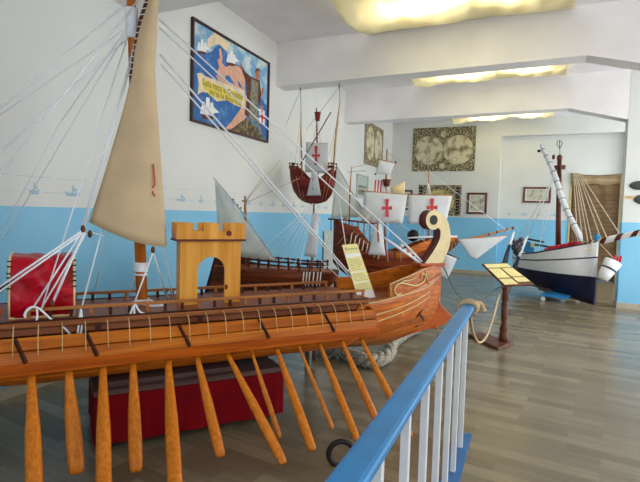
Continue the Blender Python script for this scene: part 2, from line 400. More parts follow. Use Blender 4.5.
# skylights above the fabric, and the fabric
def skylight(yc, n, lab, x0=-2.12, x1=.36, wid=1.9):
    s = MB().box(x0+.35, x1-.3, yc-.2, yc+.2, ZC-.012, ZC-.004).build('window_%d' % n, 'skyl'); struct(s)
    nx, ny = 90, 26; rows = []
    for i in range(nx+1):
        u = i/nx; x = lerp(x0, x1, u); r = []
        dip = .10+.035*math.sin(u*7.5+.6)+.03*math.sin(u*16+2)+.05*(1-u)
        for j in range(ny+1):
            v = j/ny; arc = math.sin(math.pi*v)**.55; w_ = wid+.03*math.sin(u*14)
            y = yc+(v-.5)*w_
            z = ZC-.012-dip*arc+.010*math.sin(u*60+v*9)*arc+.008*math.sin(v*34+u*11)*arc
            z -= .03*abs(math.sin(u*6.3+v*2.2))**3*arc-.022*abs(math.sin(u*11-v*3+.8))**5*arc
            r.append((x-.05*arc*(1-u)*(1 if u < .3 else 0), y, min(z, ZC-.006)))
        rows.append(r)
    mb = MB(); mb.sm = True; mb.grid(rows)
    tag(mb.build('ceiling_fabric', 'fabric', None, solid=.004), lab, 'fabric', 'fabric swags under the skylights')
skylight(5.75, 1, 'yellow fabric swag glowing at the ceiling in front of the nearest full beam')
skylight(8.72, 2, 'yellow fabric swag seen in the gap between the two long beams', -1.95, .46)
skylight(12.65, 3, 'yellow fabric swag mostly hidden above the furthest beam', -1.8, .4, 1.6)

# ------------------------------------------------------------------ galley model
G = Fr((-2.52, 2.40), GA)
gal = thing('galley_model', 'wooden oared galley model with tan sail, castle tower and red canopy on a draped stand', 'model ship', G.w(.5, 0, .36))
ZK = [(-1.5, .62), (-1.1, .46), (-.6, .42), (1.5, .42), G.sz(381, 343.5), G.sz(408, 333), G.sz(428, 327), (2.83, .45)]
BB = [(-1.5, .03), (-1.2, .18), (-.8, .27), (-.4, .3), (1.6, .31), (1.85, .30), (2.1, .265), (2.3, .215), (2.5, .145), (2.7, .065), (2.83, .022)]
ZG = [(-1.5, 1.1), (-1.1, .9), (-.7, .64), (1.68, .64), (1.76, .80), (1.85, .815), (2.1, .84), (2.3, .87), (2.55, .915), (2.83, .985)]
h = MB(); h.sm = True; rows = []
st = [-1.5, -1.3, -1.1, -.9, -.7, -.4, 0, .4, .8, 1.2, 1.5, 1.68, 1.76, 1.85, 2.0, 2.1, 2.2, 2.3, 2.4, 2.5, 2.6, 2.7, 2.78, 2.83]
for s in st:
    zk, b, zg = interp(ZK, s), interp(BB, s), interp(ZG, s); r = []
    p = interp([(1.6, 5.5), (2.3, 3.0), (2.83, 1.6)], s)
    prof = []
    for j in range(11):
        u = j/10; prof.append((b*(.12+.88*(1-(1-u)**p)), zk+(zg-zk)*u))
    rows.append([G.w(s, n, z) for n, z in prof[::-1]]+[G.w(s, -n, z) for n, z in prof])
h.grid(rows); hull = h.build('hull', 'hull', gal, solid=.012)
# stem with ram, a solid plank on the centre line
stem = [G.sz(x, y) for x, y in ((372, 345), (393, 340), (408, 334), (428, 328), (443, 324), (451, 316), (446, 311), (440, 305), (436.5, 298), (435.5, 288), (437, 276), (440, 265))]+[(2.70, 1.045), (2.70, .9), (2.6, .6)]
MB().prism([G.w(s, -.028, z) for s, z in stem], G.n*.056).build('stem', 'stem', gal, bevel=.008)
MB().fbox(G, 2.55, 2.845, -.06, .06, 1.045, 1.075).build('bow_cap', 'stem', gal, bevel=.006)
# bow bulwarks, near and far, each with its end face
def bulwark(sign, s0, name):
    b = MB(); rs = []
    ss = [lerp(s0, 2.82, i/14) for i in range(15)]
    for s in ss:
        n = sign*(interp(BB, s)+.004); z0 = interp(ZG, s)-.01; z1 = interp([(2.05, .935), (2.3, .985), (2.5, 1.04), (2.83, 1.062)], s)
        n2 = n-sign*min(.022, abs(n)*.8)
        rs.append([G.w(s, n, z0), G.w(s, n, z1), G.w(s, n2, z1), G.w(s, n2, z0)])
    b.grid(rs, True); b.poly(rs[0]); b.poly(rs[-1][::-1]); return b.build(name, 'hull' if sign > 0 else 'band', gal)
bw = bulwark(1, 2.07, 'bulwark'); bf = bulwark(-1, 1.9, 'bulwark')
def onside(s, z): # a point just outside the near bulwark/hull
    zk, b, zg = interp(ZK, s), interp(BB, s), interp(ZG, s); p = interp([(1.6, 5.5), (2.3, 3.0), (2.83, 1.6)], s)
    u = max(0, min(1, (z-zk)/(zg-zk))); return G.w(s, b*(.12+.88*(1-(1-u)**p))+.011, z)
def mould(pts, r=.006, name='cream_moulding', par=None):
    return MB().tube([onside(s, z) for s, z in pts], r, 6).build(name, 'creamline', par or gal)
def bow_at(x, y):
    n = .2
    for _ in range(5): s, z = G.sz(x, y, n); n = interp(BB, s)
    return s, z
def by_px(*pts): return [(q.x, q.y) for q in smooth_path([V((*bow_at(*a), 0)) for a in pts], 5)]
mould(by_px((360.7, 303.4), (378, 301.5), (394.5, 297), (416, 291), (428, 286), (433, 282)))
mould(by_px((364.8, 317.7), (381, 313), (402.5, 306), (418.7, 298), (429.5, 291)))
mould(by_px((371.5, 323.6), (389, 317), (408, 309.6), (422.8, 301.5), (429, 296)))
mould([bow_at(390, 296), bow_at(389.6, 283.5)]+by_px((389.6, 283.5), (408, 276), (424.5, 268.5))+[bow_at(424.5, 268.5), bow_at(427.5, 284)], .005, 'cream_frame', bw)
mb = MB()
mb.tube([onside(*q) for q in by_px((399.7, 293), (396.5, 295.2), (393.6, 291.5), (394.5, 286.5), (398.5, 283.6), (404, 283.4), (409.5, 285), (415.3, 285.5), (421, 283), (424.4, 278.5), (424, 274.5), (421.3, 274), (420.3, 277))], .0085, 6)
mb.tube([onside(*q) for q in by_px((398, 284), (403, 281), (409, 280), (415, 277.5))], .006, 6)
mb.build('cream_scroll', 'creamline', bw)
mk = MB()
for pts in (((419, 318), (423, 311), (428, 309), (431, 312), (427, 316), (423, 317)), ((422, 315), (424, 322), (421, 328)), ((426, 311), (430, 306), (433, 305))):
    mk.tube(smooth_path([onside(*bow_at(*q)) if q[0] < 424 else G.px(*q, .034) for q in pts], 5), .007, 6)
mk.build('carved_mark', 'darkwood', gal)
# inner foredeck
MB().prism([G.w(s, n, .80) for s, n in ((1.84, -.27), (2.1, -.24), (2.4, -.16), (2.75, -.03), (2.75, .03), (2.4, .16), (2.1, .24), (1.84, .27))], (0, 0, .015)).build('foredeck', 'deck', gal)
# deck and its dark edges
MB().fbox(G, -1.15, 1.86, -.30, .30, .828, .848).build('deck', 'deck', gal)
for sg in (1, -1):
    e = MB(); e.mat(0).prism([G.w(-1.15, sg*n, z) for n, z in ((.29, .808), (.322, .808), (.334, .818), (.334, .834), (.322, .842), (.29, .842))], G.d*(2.98))
    e.mat(1).fbox(G, -1.15, 1.83, sg*.298, sg*.32, .842, .852); e.mat(2).fbox(G, -1.15, 1.83, sg*.285, sg*.30, .765, .808); e.build('deck_edge', ['edge', 'darkwood', 'deck'], gal)
# outriggers
for sg in (1, -1):
    o = MB()
    o.mat(0).prism([G.w(-1.2, sg*n, z) for n, z in ((.388, .775), (.398, .777), (.430, .715), (.418, .708))], G.d*3.03)
    o.prism([G.w(-1.2, sg*n, z) for n, z in ((.418, .708), (.437, .708), (.440, .700), (.452, .645), (.435, .645))], G.d*3.03)
    o.mat(1).prism([G.w(-1.2, sg*n, z) for n, z in ((.44, .65), (.466, .648), (.466, .588), (.44, .582), (.36, .582), (.36, .60), (.44, .60))], G.d*3.05)
    o.mat(2).fbox(G, -1.2, 1.83, sg*.30, sg*.43, .606, .618)
    ot = o.build('outrigger', ['band', 'wale', 'darkwood'], gal, bevel=.003)
    if sg > 0: OUT = ot
# outrigger end cap
MB().prism([G.w(1.832, n, z) for n, z in ((.29, .60), (.462, .588), (.448, .66), (.40, .775), (.29, .79))], G.d*.016).build('end_cap', 'wale', OUT)
# wire hoops over the outrigger, and the dark braces
for i in range(21):
    s = -.62+.117*i
    MB().tube(smooth_path([G.w(s, .33, .83), G.w(s, .375, .835), G.w(s, .415, .80), G.w(s, .438, .74), G.w(s, .448, .69)], 4), .0027, 5).build('wire_hoop', 'creamline', OUT)
for x, y in ((91, 340), (183, 340), (262, 332), (327, 327), (20, 350)):
    s, z = G.sz(x, y, .40)
    MB().bar(G.w(s-.025, .40, .775), G.w(s+.03, .462, .655), .016, .016).build('brace', 'darkwood', OUT)
for x, y in ((98, 345), (310, 322), (200, 335)):
    s, z = G.sz(x, y, .36); MB().fbox(G, s-.015, s+.015, .345, .365, .615, .82).build('upright', 'darkwood', OUT)
# two rails
for sg, s0, s1 in ((1, -.45, 1.84), (-1, -.2, 1.78)):
    rl = MB().fbox(G, s0, s1, sg*.25-.013, sg*.25+.013, .892, .91).build('railing', 'rail', gal, bevel=.003)
    k = int((s1-s0)/.105)
    for i in range(k+1):
        s = lerp(s0+.012, s1-.012, i/k); MB().fbox(G, s-.009, s+.009, sg*.25-.008, sg*.25+.008, .846, .893).build('rail_post', 'darkwood' if i % 3 else 'rail', rl)
# castle gate tower
s0, s1, za, zt = .437, .862, .848, 1.285
ar0, ar1, arz = .556, .748, 1.078
arch = [(s0, za), (ar0, za)]+[(ar0+(ar1-ar0)/2*(1-math.cos(math.pi*i/14)), arz+.097*math.sin(math.pi*i/14)) for i in range(15)]+[(ar1, za), (s1, za), (s1, zt), (s0, zt)]
t = MB()
t.prism([G.w(s, .10, z) for s, z in arch], G.n*.022)
t.fbox(G, s0, s0+.022, 0, .10, za, zt).fbox(G, s1-.022, s1, 0, .10, za, zt)
tower = t.build('gate_tower', 'pine', gal)
t = MB().fbox(G, s0-.036, s1+.028, -.03, .148, zt, zt+.014); t.build('moulding', 'crim', tower)
t = MB(); p0, p1, z0, z1, z2 = s0-.03, s1+.022, zt+.012, zt+.068, zt+.125
for n in (.122, -.025): t.fbox(G, p0, p1, n, n+.02, z0, z1)
for s in (p0, p1-.02): t.fbox(G, s, s+.02, -.005, .122, z0, z1)
for n in (.122, -.025):
    for a, b in ((0, .24), (.38, .60), (.76, 1)): t.fbox(G, lerp(p0, p1, a), lerp(p0, p1, b), n, n+.02, z1, z2)
for s in (p0, p1-.02): t.fbox(G, s, s+.02, .035, .08, z1, z2)
t.fbox(G, p0, p1, -.005, .122, z0, z0+.012)
t.build('parapet', 'pine', tower)
MB().lathe(G.w(.765, .1425, zt+.055), [(.018, 0), (.02, .004)], 14, G.n).build('knot_plug', 'crim', tower)
# red barrel canopy
ca, cb = -.535, -.205
def cprof(t): # t 0..1 from the near foot over the crest to the far foot
    a = math.pi*t; c, s = math.cos(a), math.sin(a)
    return (.22*math.copysign(abs(c)**.55, c), .85+.355*s**.5)
c = MB(); c.sm = True; rows = []
for i in range(29):
    u = i/28; s = lerp(ca, cb, u); r = []
    for j in range(41):
        n, z = cprof(j/40); env = math.sin(math.pi*u)**.5
        wv = .010*math.sin(u*7+j*.55+2*math.sin(j*.3))+.007*math.sin(u*15-j*.5)
        r.append(G.w(s, n+wv*env*(1 if n > 0 else -1), z+.4*wv*env-.012*env*math.sin(math.pi*j/40)))
    rows.append(r)
c.grid(rows); can = c.build('canopy', 'satin', gal, solid=.004)
for s in (ca, cb):
    MB().tube([G.w(s, *cprof(j/30)) for j in range(31)], .007, 6).build('piping', 'cream', can)
    for j in (2, 3, 4, 5, 7, 9):
        n, z = cprof(j/30+.01); MB().fbox(G, s-.012, s+.012, n-.006, n+.012, z-.004, z+.004).build('lacing', 'iron', can)
MB().fbox(G, ca, cb, .215, .228, .845, .858).build('piping', 'cream', can)
# stern fittings at the left
MB().prism([G.w(s, .24, z) for s, z in ((-1.15, .85), (-.58, .85), (-.56, .92), (-.75, .89), (-1.15, .98))], G.n*.02).build('bulwark', 'stem', gal)
MB().tube([G.w(-.70, .22, .93), G.w(-.60, .22, 1.0), G.w(-.535, .23, 1.05)], [.02, .018, .008], 8).build('stern_fitting', 'iron', gal)
# mast with its white bindings
ms = lambda z: .212-.074*(z-.858)/1.79
mst = MB(); mst.tube([G.w(ms(z), 0, z) for z in (.845, 1.4, 2.0, 2.7, 3.35)], [.037, .035, .031, .028, .024], 16); mast = mst.build('mast', 'mast', gal)
def binding(z0, z1, r):
    b = MB(); n = int((z1-z0)/.009)+1
    b.tube([G.w(ms(z0+(z1-z0)*i/(n*10))+r*math.cos(i*.628), r*math.sin(i*.628), z0+(z1-z0)*i/(n*10)) for i in range(n*10+1)], .0062, 5)
    b.lathe(G.w(ms(z0), 0, z0), [(r, 0), (r, z1-z0)], 14); return b.build('rope_binding', 'rope', mast)
binding(.85, .885, .043); binding(1.075, 1.135, .039); binding(1.05, 1.058, .039); binding(2.60, 2.79, .034); binding(2.86, 2.9, .034)
mb = MB()
for dx, dz in ((.06, .03), (-.05, .02), (.1, -.0)): mb.tube(smooth_path([G.w(.19, .03, .87), G.w(.19+dx, .09, .86+abs(dz)), G.w(.19+dx*1.6, .10, .852), G.w(.19+dx, .12, .853), G.w(.19, .05, .86)], 5), .006, 5)
mb.build('rope_end', 'rope', mast)
# tan sail: the leech turns back at the right
L = [G.sz(x, y, .13) for x, y in ((89, 222), (102.5, 180), (113, 145), (121, 118), (132, 76), (135, 50), (141, 25), (149, 0))]+[(.285, 3.06)]
Rr = [(.345, 1.278), (.297, 1.9), (.262, 2.394), (.27, 2.60), (.280, 2.84), (.290, 3.06)]
rows = []
for i in range(33):
    v = i/32; z_l = lerp(L[0][1], 3.06, v); z_r = lerp(1.278, 3.06, v)
    sl = interp([(z, s) for s, z in L], z_l); sr = interp([(z, s) for s, z in Rr], z_r); r = []
    for j in range(19):
        u = j/18; foot = -.05*math.sin(math.pi*u)*(1-v)**6
        if u < .78:
            q = u/.78; s = lerp(sl, sr, q*.985); n = .10+.07*math.sin(math.pi*(.15+.75*q))*(1-.6*v)
            z = lerp(z_l, z_r, q)+foot
        else:
            q = (u-.78)/.22; s = sr+.012*math.sin(math.pi*q); n = lerp(.10+.07*math.sin(math.pi*.9)*(1-.6*v), -.06, q); z = z_r+.02*q*(1-v)+foot
        r.append(G.w(s, n, z))
    rows.append(r)
sm_ = MB(); sm_.sm = True; sm_.grid(rows); sail = sm_.build('sail', 'sailtan', gal, solid=.004)
mb = MB()
def sailpx(x, y): return G.px(x, y, .148)
for pts in (((153.2, 164), (153.8, 170), (154.6, 178), (154.8, 184), (153.4, 187)), ((152.8, 191), (153.4, 194), (155.5, 196)), ((153.4, 187), (152.6, 188))):
    mb.tube(smooth_path([sailpx(*p) for p in pts], 4), .0045, 6)
mb.build('red_emblem', 'red', sail)
yd = MB(); yd.tube([G.px(152, -14, .07), G.px(141, 22, .07), G.px(131, 78, .075)], [.013, .02, .012], 10); yd.build('yard', 'mahog', gal)
lc = MB()
for i in range(16):
    u = i/15; p = G.px(152, -14, .075).lerp(G.px(131, 76, .08), u); lc.tube([p+G.d*-.03, p+G.n*.035, p+G.d*.03+V((0, 0, .03)), p-G.n*.035], .004, 5)
lc.build('sail_lacing', 'rope', yd and bpy.data.objects['yard'])
# blocks and standing lines
def block(p, par): return MB().ball(p, .014, .014, .024, 8, 6).build('pulley_block', 'mahog', par)
for x, y, n in ((83, 229, .22), (90, 234, .22), (153, 250, .13), (52, 303, .31), (166, 291, -.2), (135, 306, .2)): block(G.px(x, y, n), gal)
def gl(a, na, b, nb, r=.0042, s=0): return line('rigging_line', G.px(*a, na), G.px(*b, nb), r*1.05, 'rope', gal, s)
for a, na, b, nb, r in (
    ((131, 0), 0, (-60, 158), -.1, .005), ((127, 28), 0, (-60, 156), -.2, .004), ((138, 0), .03, (-20, 200), .2, .005), ((128, 38), .02, (-25, 174), .1, .005),
    ((126, 30), 0, (62, 120), -.05, .003), ((62, 120), -.05, (0, 234), -.2, .003), ((126, 34), 0, (3, 240), -.15, .003),
    ((126, 42), 0, (42, 307), .31, .004), ((136, 40), .03, (82, 228), .22, .0045), ((138, 40), .03, (84, 228), .22, .0045),
    ((82, 231), .22, (-8, 292), .34, .0055), ((83, 233), .22, (-8, 297), .34, .0055), ((82, 232), .22, (33, 308), .31, .005), ((84, 232), .22, (53, 302), .31, .007), ((86, 233), .22, (41, 309), .31, .005),
    ((110, 200), .05, (81, 310), .25, .0045), ((117, 180), 0, (95, 292), -.2, .003), ((84, 230), .14, (104, 236), .13, .003),
    ((153, 252), .13, (134, 304), .22, .005), ((153, 252), .13, (168, 300), -.15, .005), ((163, 240), 0, (173, 300), -.2, .004), ((145, 248), .0, (127, 300), -.2, .004),
    ((159, 19), -.02, (404, 243), -.02, .0055), ((159, 27), -.02, (386, 239), -.02, .005), ((160, 54), -.02, (350, 274), -.15, .007), ((161, 64), -.02, (352, 279), -.2, .006),
    ((386, 239), -.02, (420, 263), 0, .012), ((404, 243), -.02, (424, 264), 0, .010), ((386, 239), -.02, (388, 262), -.18, .004), ((401, 243), -.02, (401, 262), -.14, .004),
    ((339, 200), -.02, (349, 268), -.2, .004)):
    gl(a, na, b, nb, r)
kn = MB()
for x, y in ((349, 271), (351, 268), (352, 274), (402, 246), (405, 250), (388, 241), (410, 254), (414, 258)):
    kn.ball(G.px(x, y, -.05), .02, .02, .016, 8, 6)
kn.build('rope_knot', 'rope', gal)
for pts in (((24, 316), (27, 310), (32, 307), (38, 308), (42, 311), (52, 320), (62, 326), (70, 334)), ((32, 307), (26, 312), (25, 318)), ((37, 309), (37, 318), (34, 325), (30, 326)), ((81, 309), (79, 322), (78, 333), (81, 333), (82, 320), (81, 310)), ((134, 305), (131, 312), (129, 317), (134, 316), (134, 306)), ((135, 304), (140, 312), (146, 314), (138, 315))):
    MB().tube(smooth_path([G.px(x, y, .31) for x, y in pts], 5), .006, 6).build('rope_tail', 'rope', gal)
# bow ornament: curled plank, cream sides, oxblood edges
hw = .05; Ro = .088
cx_, cz_ = G.sz(433.6, 220, hw)
P2 = lambda *pts: [V((*G.sz(x, y, hw), 0)) for x, y in pts]
sil = smooth_path(P2((441.5, 265), (447.8, 251.4), (450.5, 240), (449.6, 227), (446, 218), (441, 212.8)), 5)
arcs = [(cx_+Ro*math.cos(a), cz_+Ro*math.sin(a)) for a in [lerp(math.radians(68), math.radians(310), i/22) for i in range(23)]]
path = [(q.x, q.y) for q in sil]+arcs+[(q.x, q.y) for q in smooth_path(P2((440.6, 230.5), (439.8, 239), (433.5, 251), (424, 264.5)), 5)]
ob = MB(); n = len(path)
kf = ob.add([G.w(s, hw, z) for s, z in path]); kb = ob.add([G.w(s, -hw, z) for s, z in path])
ob.mat(0).face(range(kf, kf+n)); ob.face(range(kb+n-1, kb-1, -1))
ob.mat(1, True)
for i in range(n): j = (i+1) % n; ob.face((kf+i, kf+j, kb+j, kb+i))
orno = ob.build('bow_ornament', ['cream', 'crim'], gal)
MB().lathe(G.w(cx_, hw-.004, cz_), [(.044, 0), (.044, .008)], 24, G.n).build('volute_eye', 'black', orno)
# oars
oars = [((31, 378), (35, 510), 1.2), ((68, 374), (77, 474), 1.25), ((103, 370), (104, 506), 1.15), ((133, 366), (136, 472), 1.1), ((168, 362), (176, 500), 1.15), ((196, 358), (221, 457), 1), ((225, 353), (284, 464), 1),
        ((250, 352), (280, 438), .6), ((275, 350), (313, 451), .95), ((297, 348), (333, 429), .55), ((318, 345), (358, 442), .8), ((340, 343), (378, 424), .95), ((359, 341), (411, 437), .85)]
for i, (a, b, k) in enumerate(oars):
    s, _ = G.sz(*a, .41); p = G.w(s, .40, .60); q = onz(*b, .05 if i in (0, 2, 4, 6) else .09)
    d = q-p; L_ = d.length; seg = [0, .12, .3, .5, .7, .9, .97, 1]; rr = [.017, .018, .024, .031, .033, .033, .03, .022]
    o = MB(); side = d.cross(V((0, 0, 1))).normalized()
    o.tube([p+d*t for t in seg], [x*k for x in rr], 12, True, .62, side); ob = o.build('oar', 'oar', gal)
    if i in (7, 9):   # splintered tip
        MB().tube([q+d*-.06, q-d*.01+side*.008], [.008, .003], 5).build('split_tip', 'darkwood', ob)
    if i == 1:
        MB().tube([p+d*.60-side*.012, p+d*.66+side*.01], [.026, .027], 8, True, .7, side).build('dark_stain', 'darkwood', ob)

# stand with the red cloth
stn = thing('display_stand', 'low display stand draped in red cloth under the hull of the large galley', 'stand', G.w(.52, 0, 0))
c = MB(); a0, a1, b0, b1 = -.1, 1.145, -.3, .3; per = []
N_ = 60
for side in range(4):
    for i in range(N_ if side % 2 == 0 else 24):
        t = i/(N_ if side % 2 == 0 else 24)
        per.append([(lerp(a0, a1, t), b1), (a1, lerp(b1, b0, t)), (lerp(a1, a0, t), b0), (a0, lerp(b0, b1, t))][side])
mid = ((a0+a1)/2, 0); rows = []
for k, z in enumerate((.05, .12, .22, .30, .335, .35)):
    r = []
    for i, (s, n) in enumerate(per):
        wv = (.004*math.sin(i*.7)+.003*math.sin(i*1.9))*(1-k/5)
        sx_, sn_ = (1 if s >= a1 else -1 if s <= a0 else 0), (1 if n >= b1 else -1 if n <= b0 else 0)
        r.append(G.w(s+sx_*wv, n+sn_*wv, z+(.003*math.sin(i*.35) if k == 0 else 0)))
    rows.append(r)
c.sm = True; c.grid(rows, True); c.sm = False; c.poly(rows[-1]); c.build('cloth_cover', 'redcloth', stn)
MB().fbox(G, a0+.01, a1-.01, b0+.01, b1-.01, .06, .34).build('box', 'cradle', stn)
MB().fbox(G, a0-.005, a1-.01, -.30, .292, .351, .385).build('top_board', 'cradle', stn, bevel=.004)
MB().fbox(G, a0+.03, .82, -.2, .24, .385, .418).build('cradle', 'cradle', stn, bevel=.004)
for s in (.0, 1.05):
    for n in (-.22, .22):
        MB().lathe(G.w(s, n-.012, .025), [(.025, 0), (.025, .024)], 14, G.n).build('castor', 'iron', stn)

# label card on the galley deck
def card(name, quad, th, mats, lines, title, label, cat):
    q = [V(p) for p in quad]   # tl, tr, br, bl
    nrm = (q[1]-q[0]).cross(q[3]-q[0]).normalized()
    if nrm.dot(CAM-q[0]) < 0: nrm = -nrm
    def P(u, v, e): return (q[0].lerp(q[1], u)).lerp(q[3].lerp(q[2], u), v)+nrm*e
    m_ = MB(); m_.prism([P(0, 0, 0), P(1, 0, 0), P(1, 1, 0), P(0, 1, 0)], -nrm*th)
    lines(m_, P, (q[1]-q[0]).length, (q[3]-q[0]).length)
    return tag(m_.build(name, mats), label, cat)
def fill(m_, P, u0, u1, v0, v1, e=.0012): m_.poly([P(u0, v0, e), P(u1, v0, e), P(u1, v1, e), P(u0, v1, e)])
def galley_card(m_, P, W, Hh):
    m_.mat(1); fill(m_, P, .0, 1, 0, .17); fill(m_, P, 0, 1, .235, .50); fill(m_, P, 0, 1, .515, .685); fill(m_, P, 0, 1, .70, .86)
    m_.mat(2); m_.text('Bireme', W*.28, lambda x, y: P(.1+x/W, .11-y/Hh, .002))
    random.seed(3)
    for v in [.27+.028*i for i in range(8)]+[.54+.03*i for i in range(5)]+[.73+.03*i for i in range(4)]:
        fill(m_, P, .1, random.uniform(.7, .92), v, v+.006, .002)
card('label_card', [G.px(342, 245, .06), G.px(357, 243.5, .06), G.px(375.5, 297, .16), G.px(358.5, 300, .16)], .004, ['paper', 'yellow', 'ink'], galley_card, '', 'tall narrow yellow and white label card leaning on the foredeck of the galley', 'label')

# ------------------------------------------------------------------ dhow behind the tower
B = Fr((-2.37, 4.31), 80)
dh = thing('dhow_model', 'brown wooden model ship with a pale triangular sail behind the castle tower', 'model ship', B.w(0, 0, .45))
def simple_hull(fr, st, rows_u, mats, par, matlist, p=2.4, nm='hull', solid=.01):
    """st: (s, keel z, rail z, half breadth)"""
    h = MB(); h.sm = True; rr = []
    for s, zk, zg, b in st:
        prof = [(b*(.06+.94*(1-(1-u)**p)), zk+(zg-zk)*u) for u in rows_u]
        rr.append([fr.w(s, n, z) for n, z in prof[::-1]]+[fr.w(s, -n, z) for n, z in prof])
    k = len(rows_u); h.grid(rr, False, (lambda i, j: mats(min(2*k-2-j, j) if False else (k-2-j if j < k-1 else (0 if j == k-1 else j-k)))) if mats else None)
    return h.build(nm, matlist, par, solid=solid)
def zb(x, y, n=0): return B.sz(x, y, n)
sL = zb(212, 260)[0]; sR = zb(338, 272)[0]
zr = lambda s: interp([(sL, 1.20), (zb(242, 266, .15)[0], zb(242, 266, .15)[1]), (zb(306, 272, .15)[0], zb(306, 272, .15)[1]), (sR, zb(338, 272)[1]+.02)], s)
st = []
for i in range(17):
    u = i/16; s = lerp(sL+.06, sR, u); st.append((s, .62+.25*abs(2*u-1)**3, zr(s), .19*(1-abs(2*u-.9)**3*.8) if u < .95 else .03))
simple_hull(B, st, [i/6 for i in range(7)], None, dh, 'shipB')
MB().fbox(B, sL+.08, sR-.06, -.13, .13, .93, .945).build('deck', 'deck', dh)
# raked stern post and transom seen through the arch
MB().prism([B.w(*zb(x, y, .02)[:1], .0, zb(x, y, .02)[1]) for x, y in ((216, 254), (225, 256), (214, 300), (203, 300))], B.n*.04).build('stern_post', 'darkwood', dh)
MB().prism([B.w(zb(x, y)[0], -.12, zb(x, y)[1]) for x, y in ((219, 256), (236, 258), (236, 300), (210, 300))], B.n*.20).build('transom', 'shipB', dh)
for sg in (1, -1):
    pts = [B.w(s, sg*(.17 if i < 6 else .12), zr(s)+.075) for i, s in enumerate([lerp(sL+.15, sR-.12, k/8) for k in range(9)])]
    MB().tube(pts, .009, 6).build('rail', 'darkwood', dh)
    pts2 = [p-V((0, 0, .038)) for p in pts]; MB().tube(pts2, .006, 6).build('rail', 'darkwood', dh)
    for k in range(11):
        s = lerp(sL+.15, sR-.14, k/10); MB().fbox(B, s-.008, s+.008, sg*.16-.008, sg*.16+.008, zr(s)-.02, zr(s)+.09).build('stanchion', 'mahog', dh)
MB().tube([B.px(246.5, 275), B.px(245.5, 214), B.px(245, 196)], [.018, .015, .010], 8).build('mast', 'spar', dh)
MB().bar(B.px(242, 201), B.px(247, 201), .012, .012).build('mast_peg', 'darkwood', dh)
MB().tube([B.px(213.5, 177.5, .04), B.px(232, 200, .04), B.px(246, 217, .04), B.px(277, 262, .04)], [.004, .008, .009, .006], 6).build('lateen_yard', 'gridgrey', dh)
def cloth(fr, quad, mat, par, nm='sail', bulge=.03, solid=.003, nn=10):
    """quad: four points given as pixels + sideways offset n, lifted onto the frame's plane"""
    q = [fr.px(x, y, n) for x, y, n in quad]; rr = []
    for i in range(nn+1):
        v = i/nn; rr.append([(q[0].lerp(q[1], j/nn)).lerp(q[3].lerp(q[2], j/nn), v)+fr.n*(bulge*math.sin(math.pi*v)*math.sin(math.pi*j/nn)) for j in range(nn+1)])
    c = MB(); c.sm = True; c.grid(rr); return c.build(nm, mat, par, solid=solid)
cloth(B, ((215, 181, .04), (216, 182, .04), (277, 262, .04), (219, 254, .04)), 'sailpale', dh, 'lateen_sail', .05)
for x, y in ((233, 199.5), (237.5, 205), (241, 208)): MB().ball(B.px(x, y, .04), .009, .009, .009, 6, 5).build('toggle', 'black', dh)
MB().tube([B.px(311, 292, 0), B.px(313, 240, 0), B.px(314, 203, 0)], [.017, .014, .009], 8).build('foremast', 'spar', dh)
cloth(B, ((313.5, 213, .05), (319, 213, .05), (316.5, 257, .05), (304.5, 256, .05)), 'sailwhite', dh, 'foresail', .03)
for i, x in enumerate((247, 262, 270, 277, 286, 293, 299)):
    line('shroud', B.px(313.3, 203, 0), B.px(x, 264 if i < 3 else 270, .16), .003, 'rope', dh)
line('shroud', B.px(314, 205, 0), B.px(345, 285, .1), .003, 'rope', dh)
line('shroud', B.px(312, 252, 0), B.px(344, 282, .1), .0035, 'rope', dh)
for i, x in enumerate((304, 307, 310, 314, 318, 321)):
    MB().tube([B.px(x, 272, .19), B.px(x-1.5, 286, .19)], .0055, 6).build('lanyard', 'paper', dh)
for a, b in (((246, 200), (262, 178)), ((246, 201), (280, 160)), ((246, 203), (300, 178))): line('stay', B.px(*a), B.px(*b), .0025, 'tan', dh)
MB().box(*[c for c in (B.w(0, 0, 0).x-.45, B.w(0, 0, 0).x+.45, B.w(0, 0, 0).y-.15, B.w(0, 0, 0).y+.15)], 0, .615)
ts = thing('ship_table', 'plain wooden table hidden behind the galley carrying the brown ship', 'table', B.w(0, 0, 0))
MB().fbox(B, -.5, .5, -.18, .18, .585, .617).build('table_top', 'cradle', ts)
for s in (-.45, .45):
    for n in (-.14, .14): MB().fbox(B, s-.02, s+.02, n-.02, n+.02, 0, .585).build('leg', 'cradle', ts)

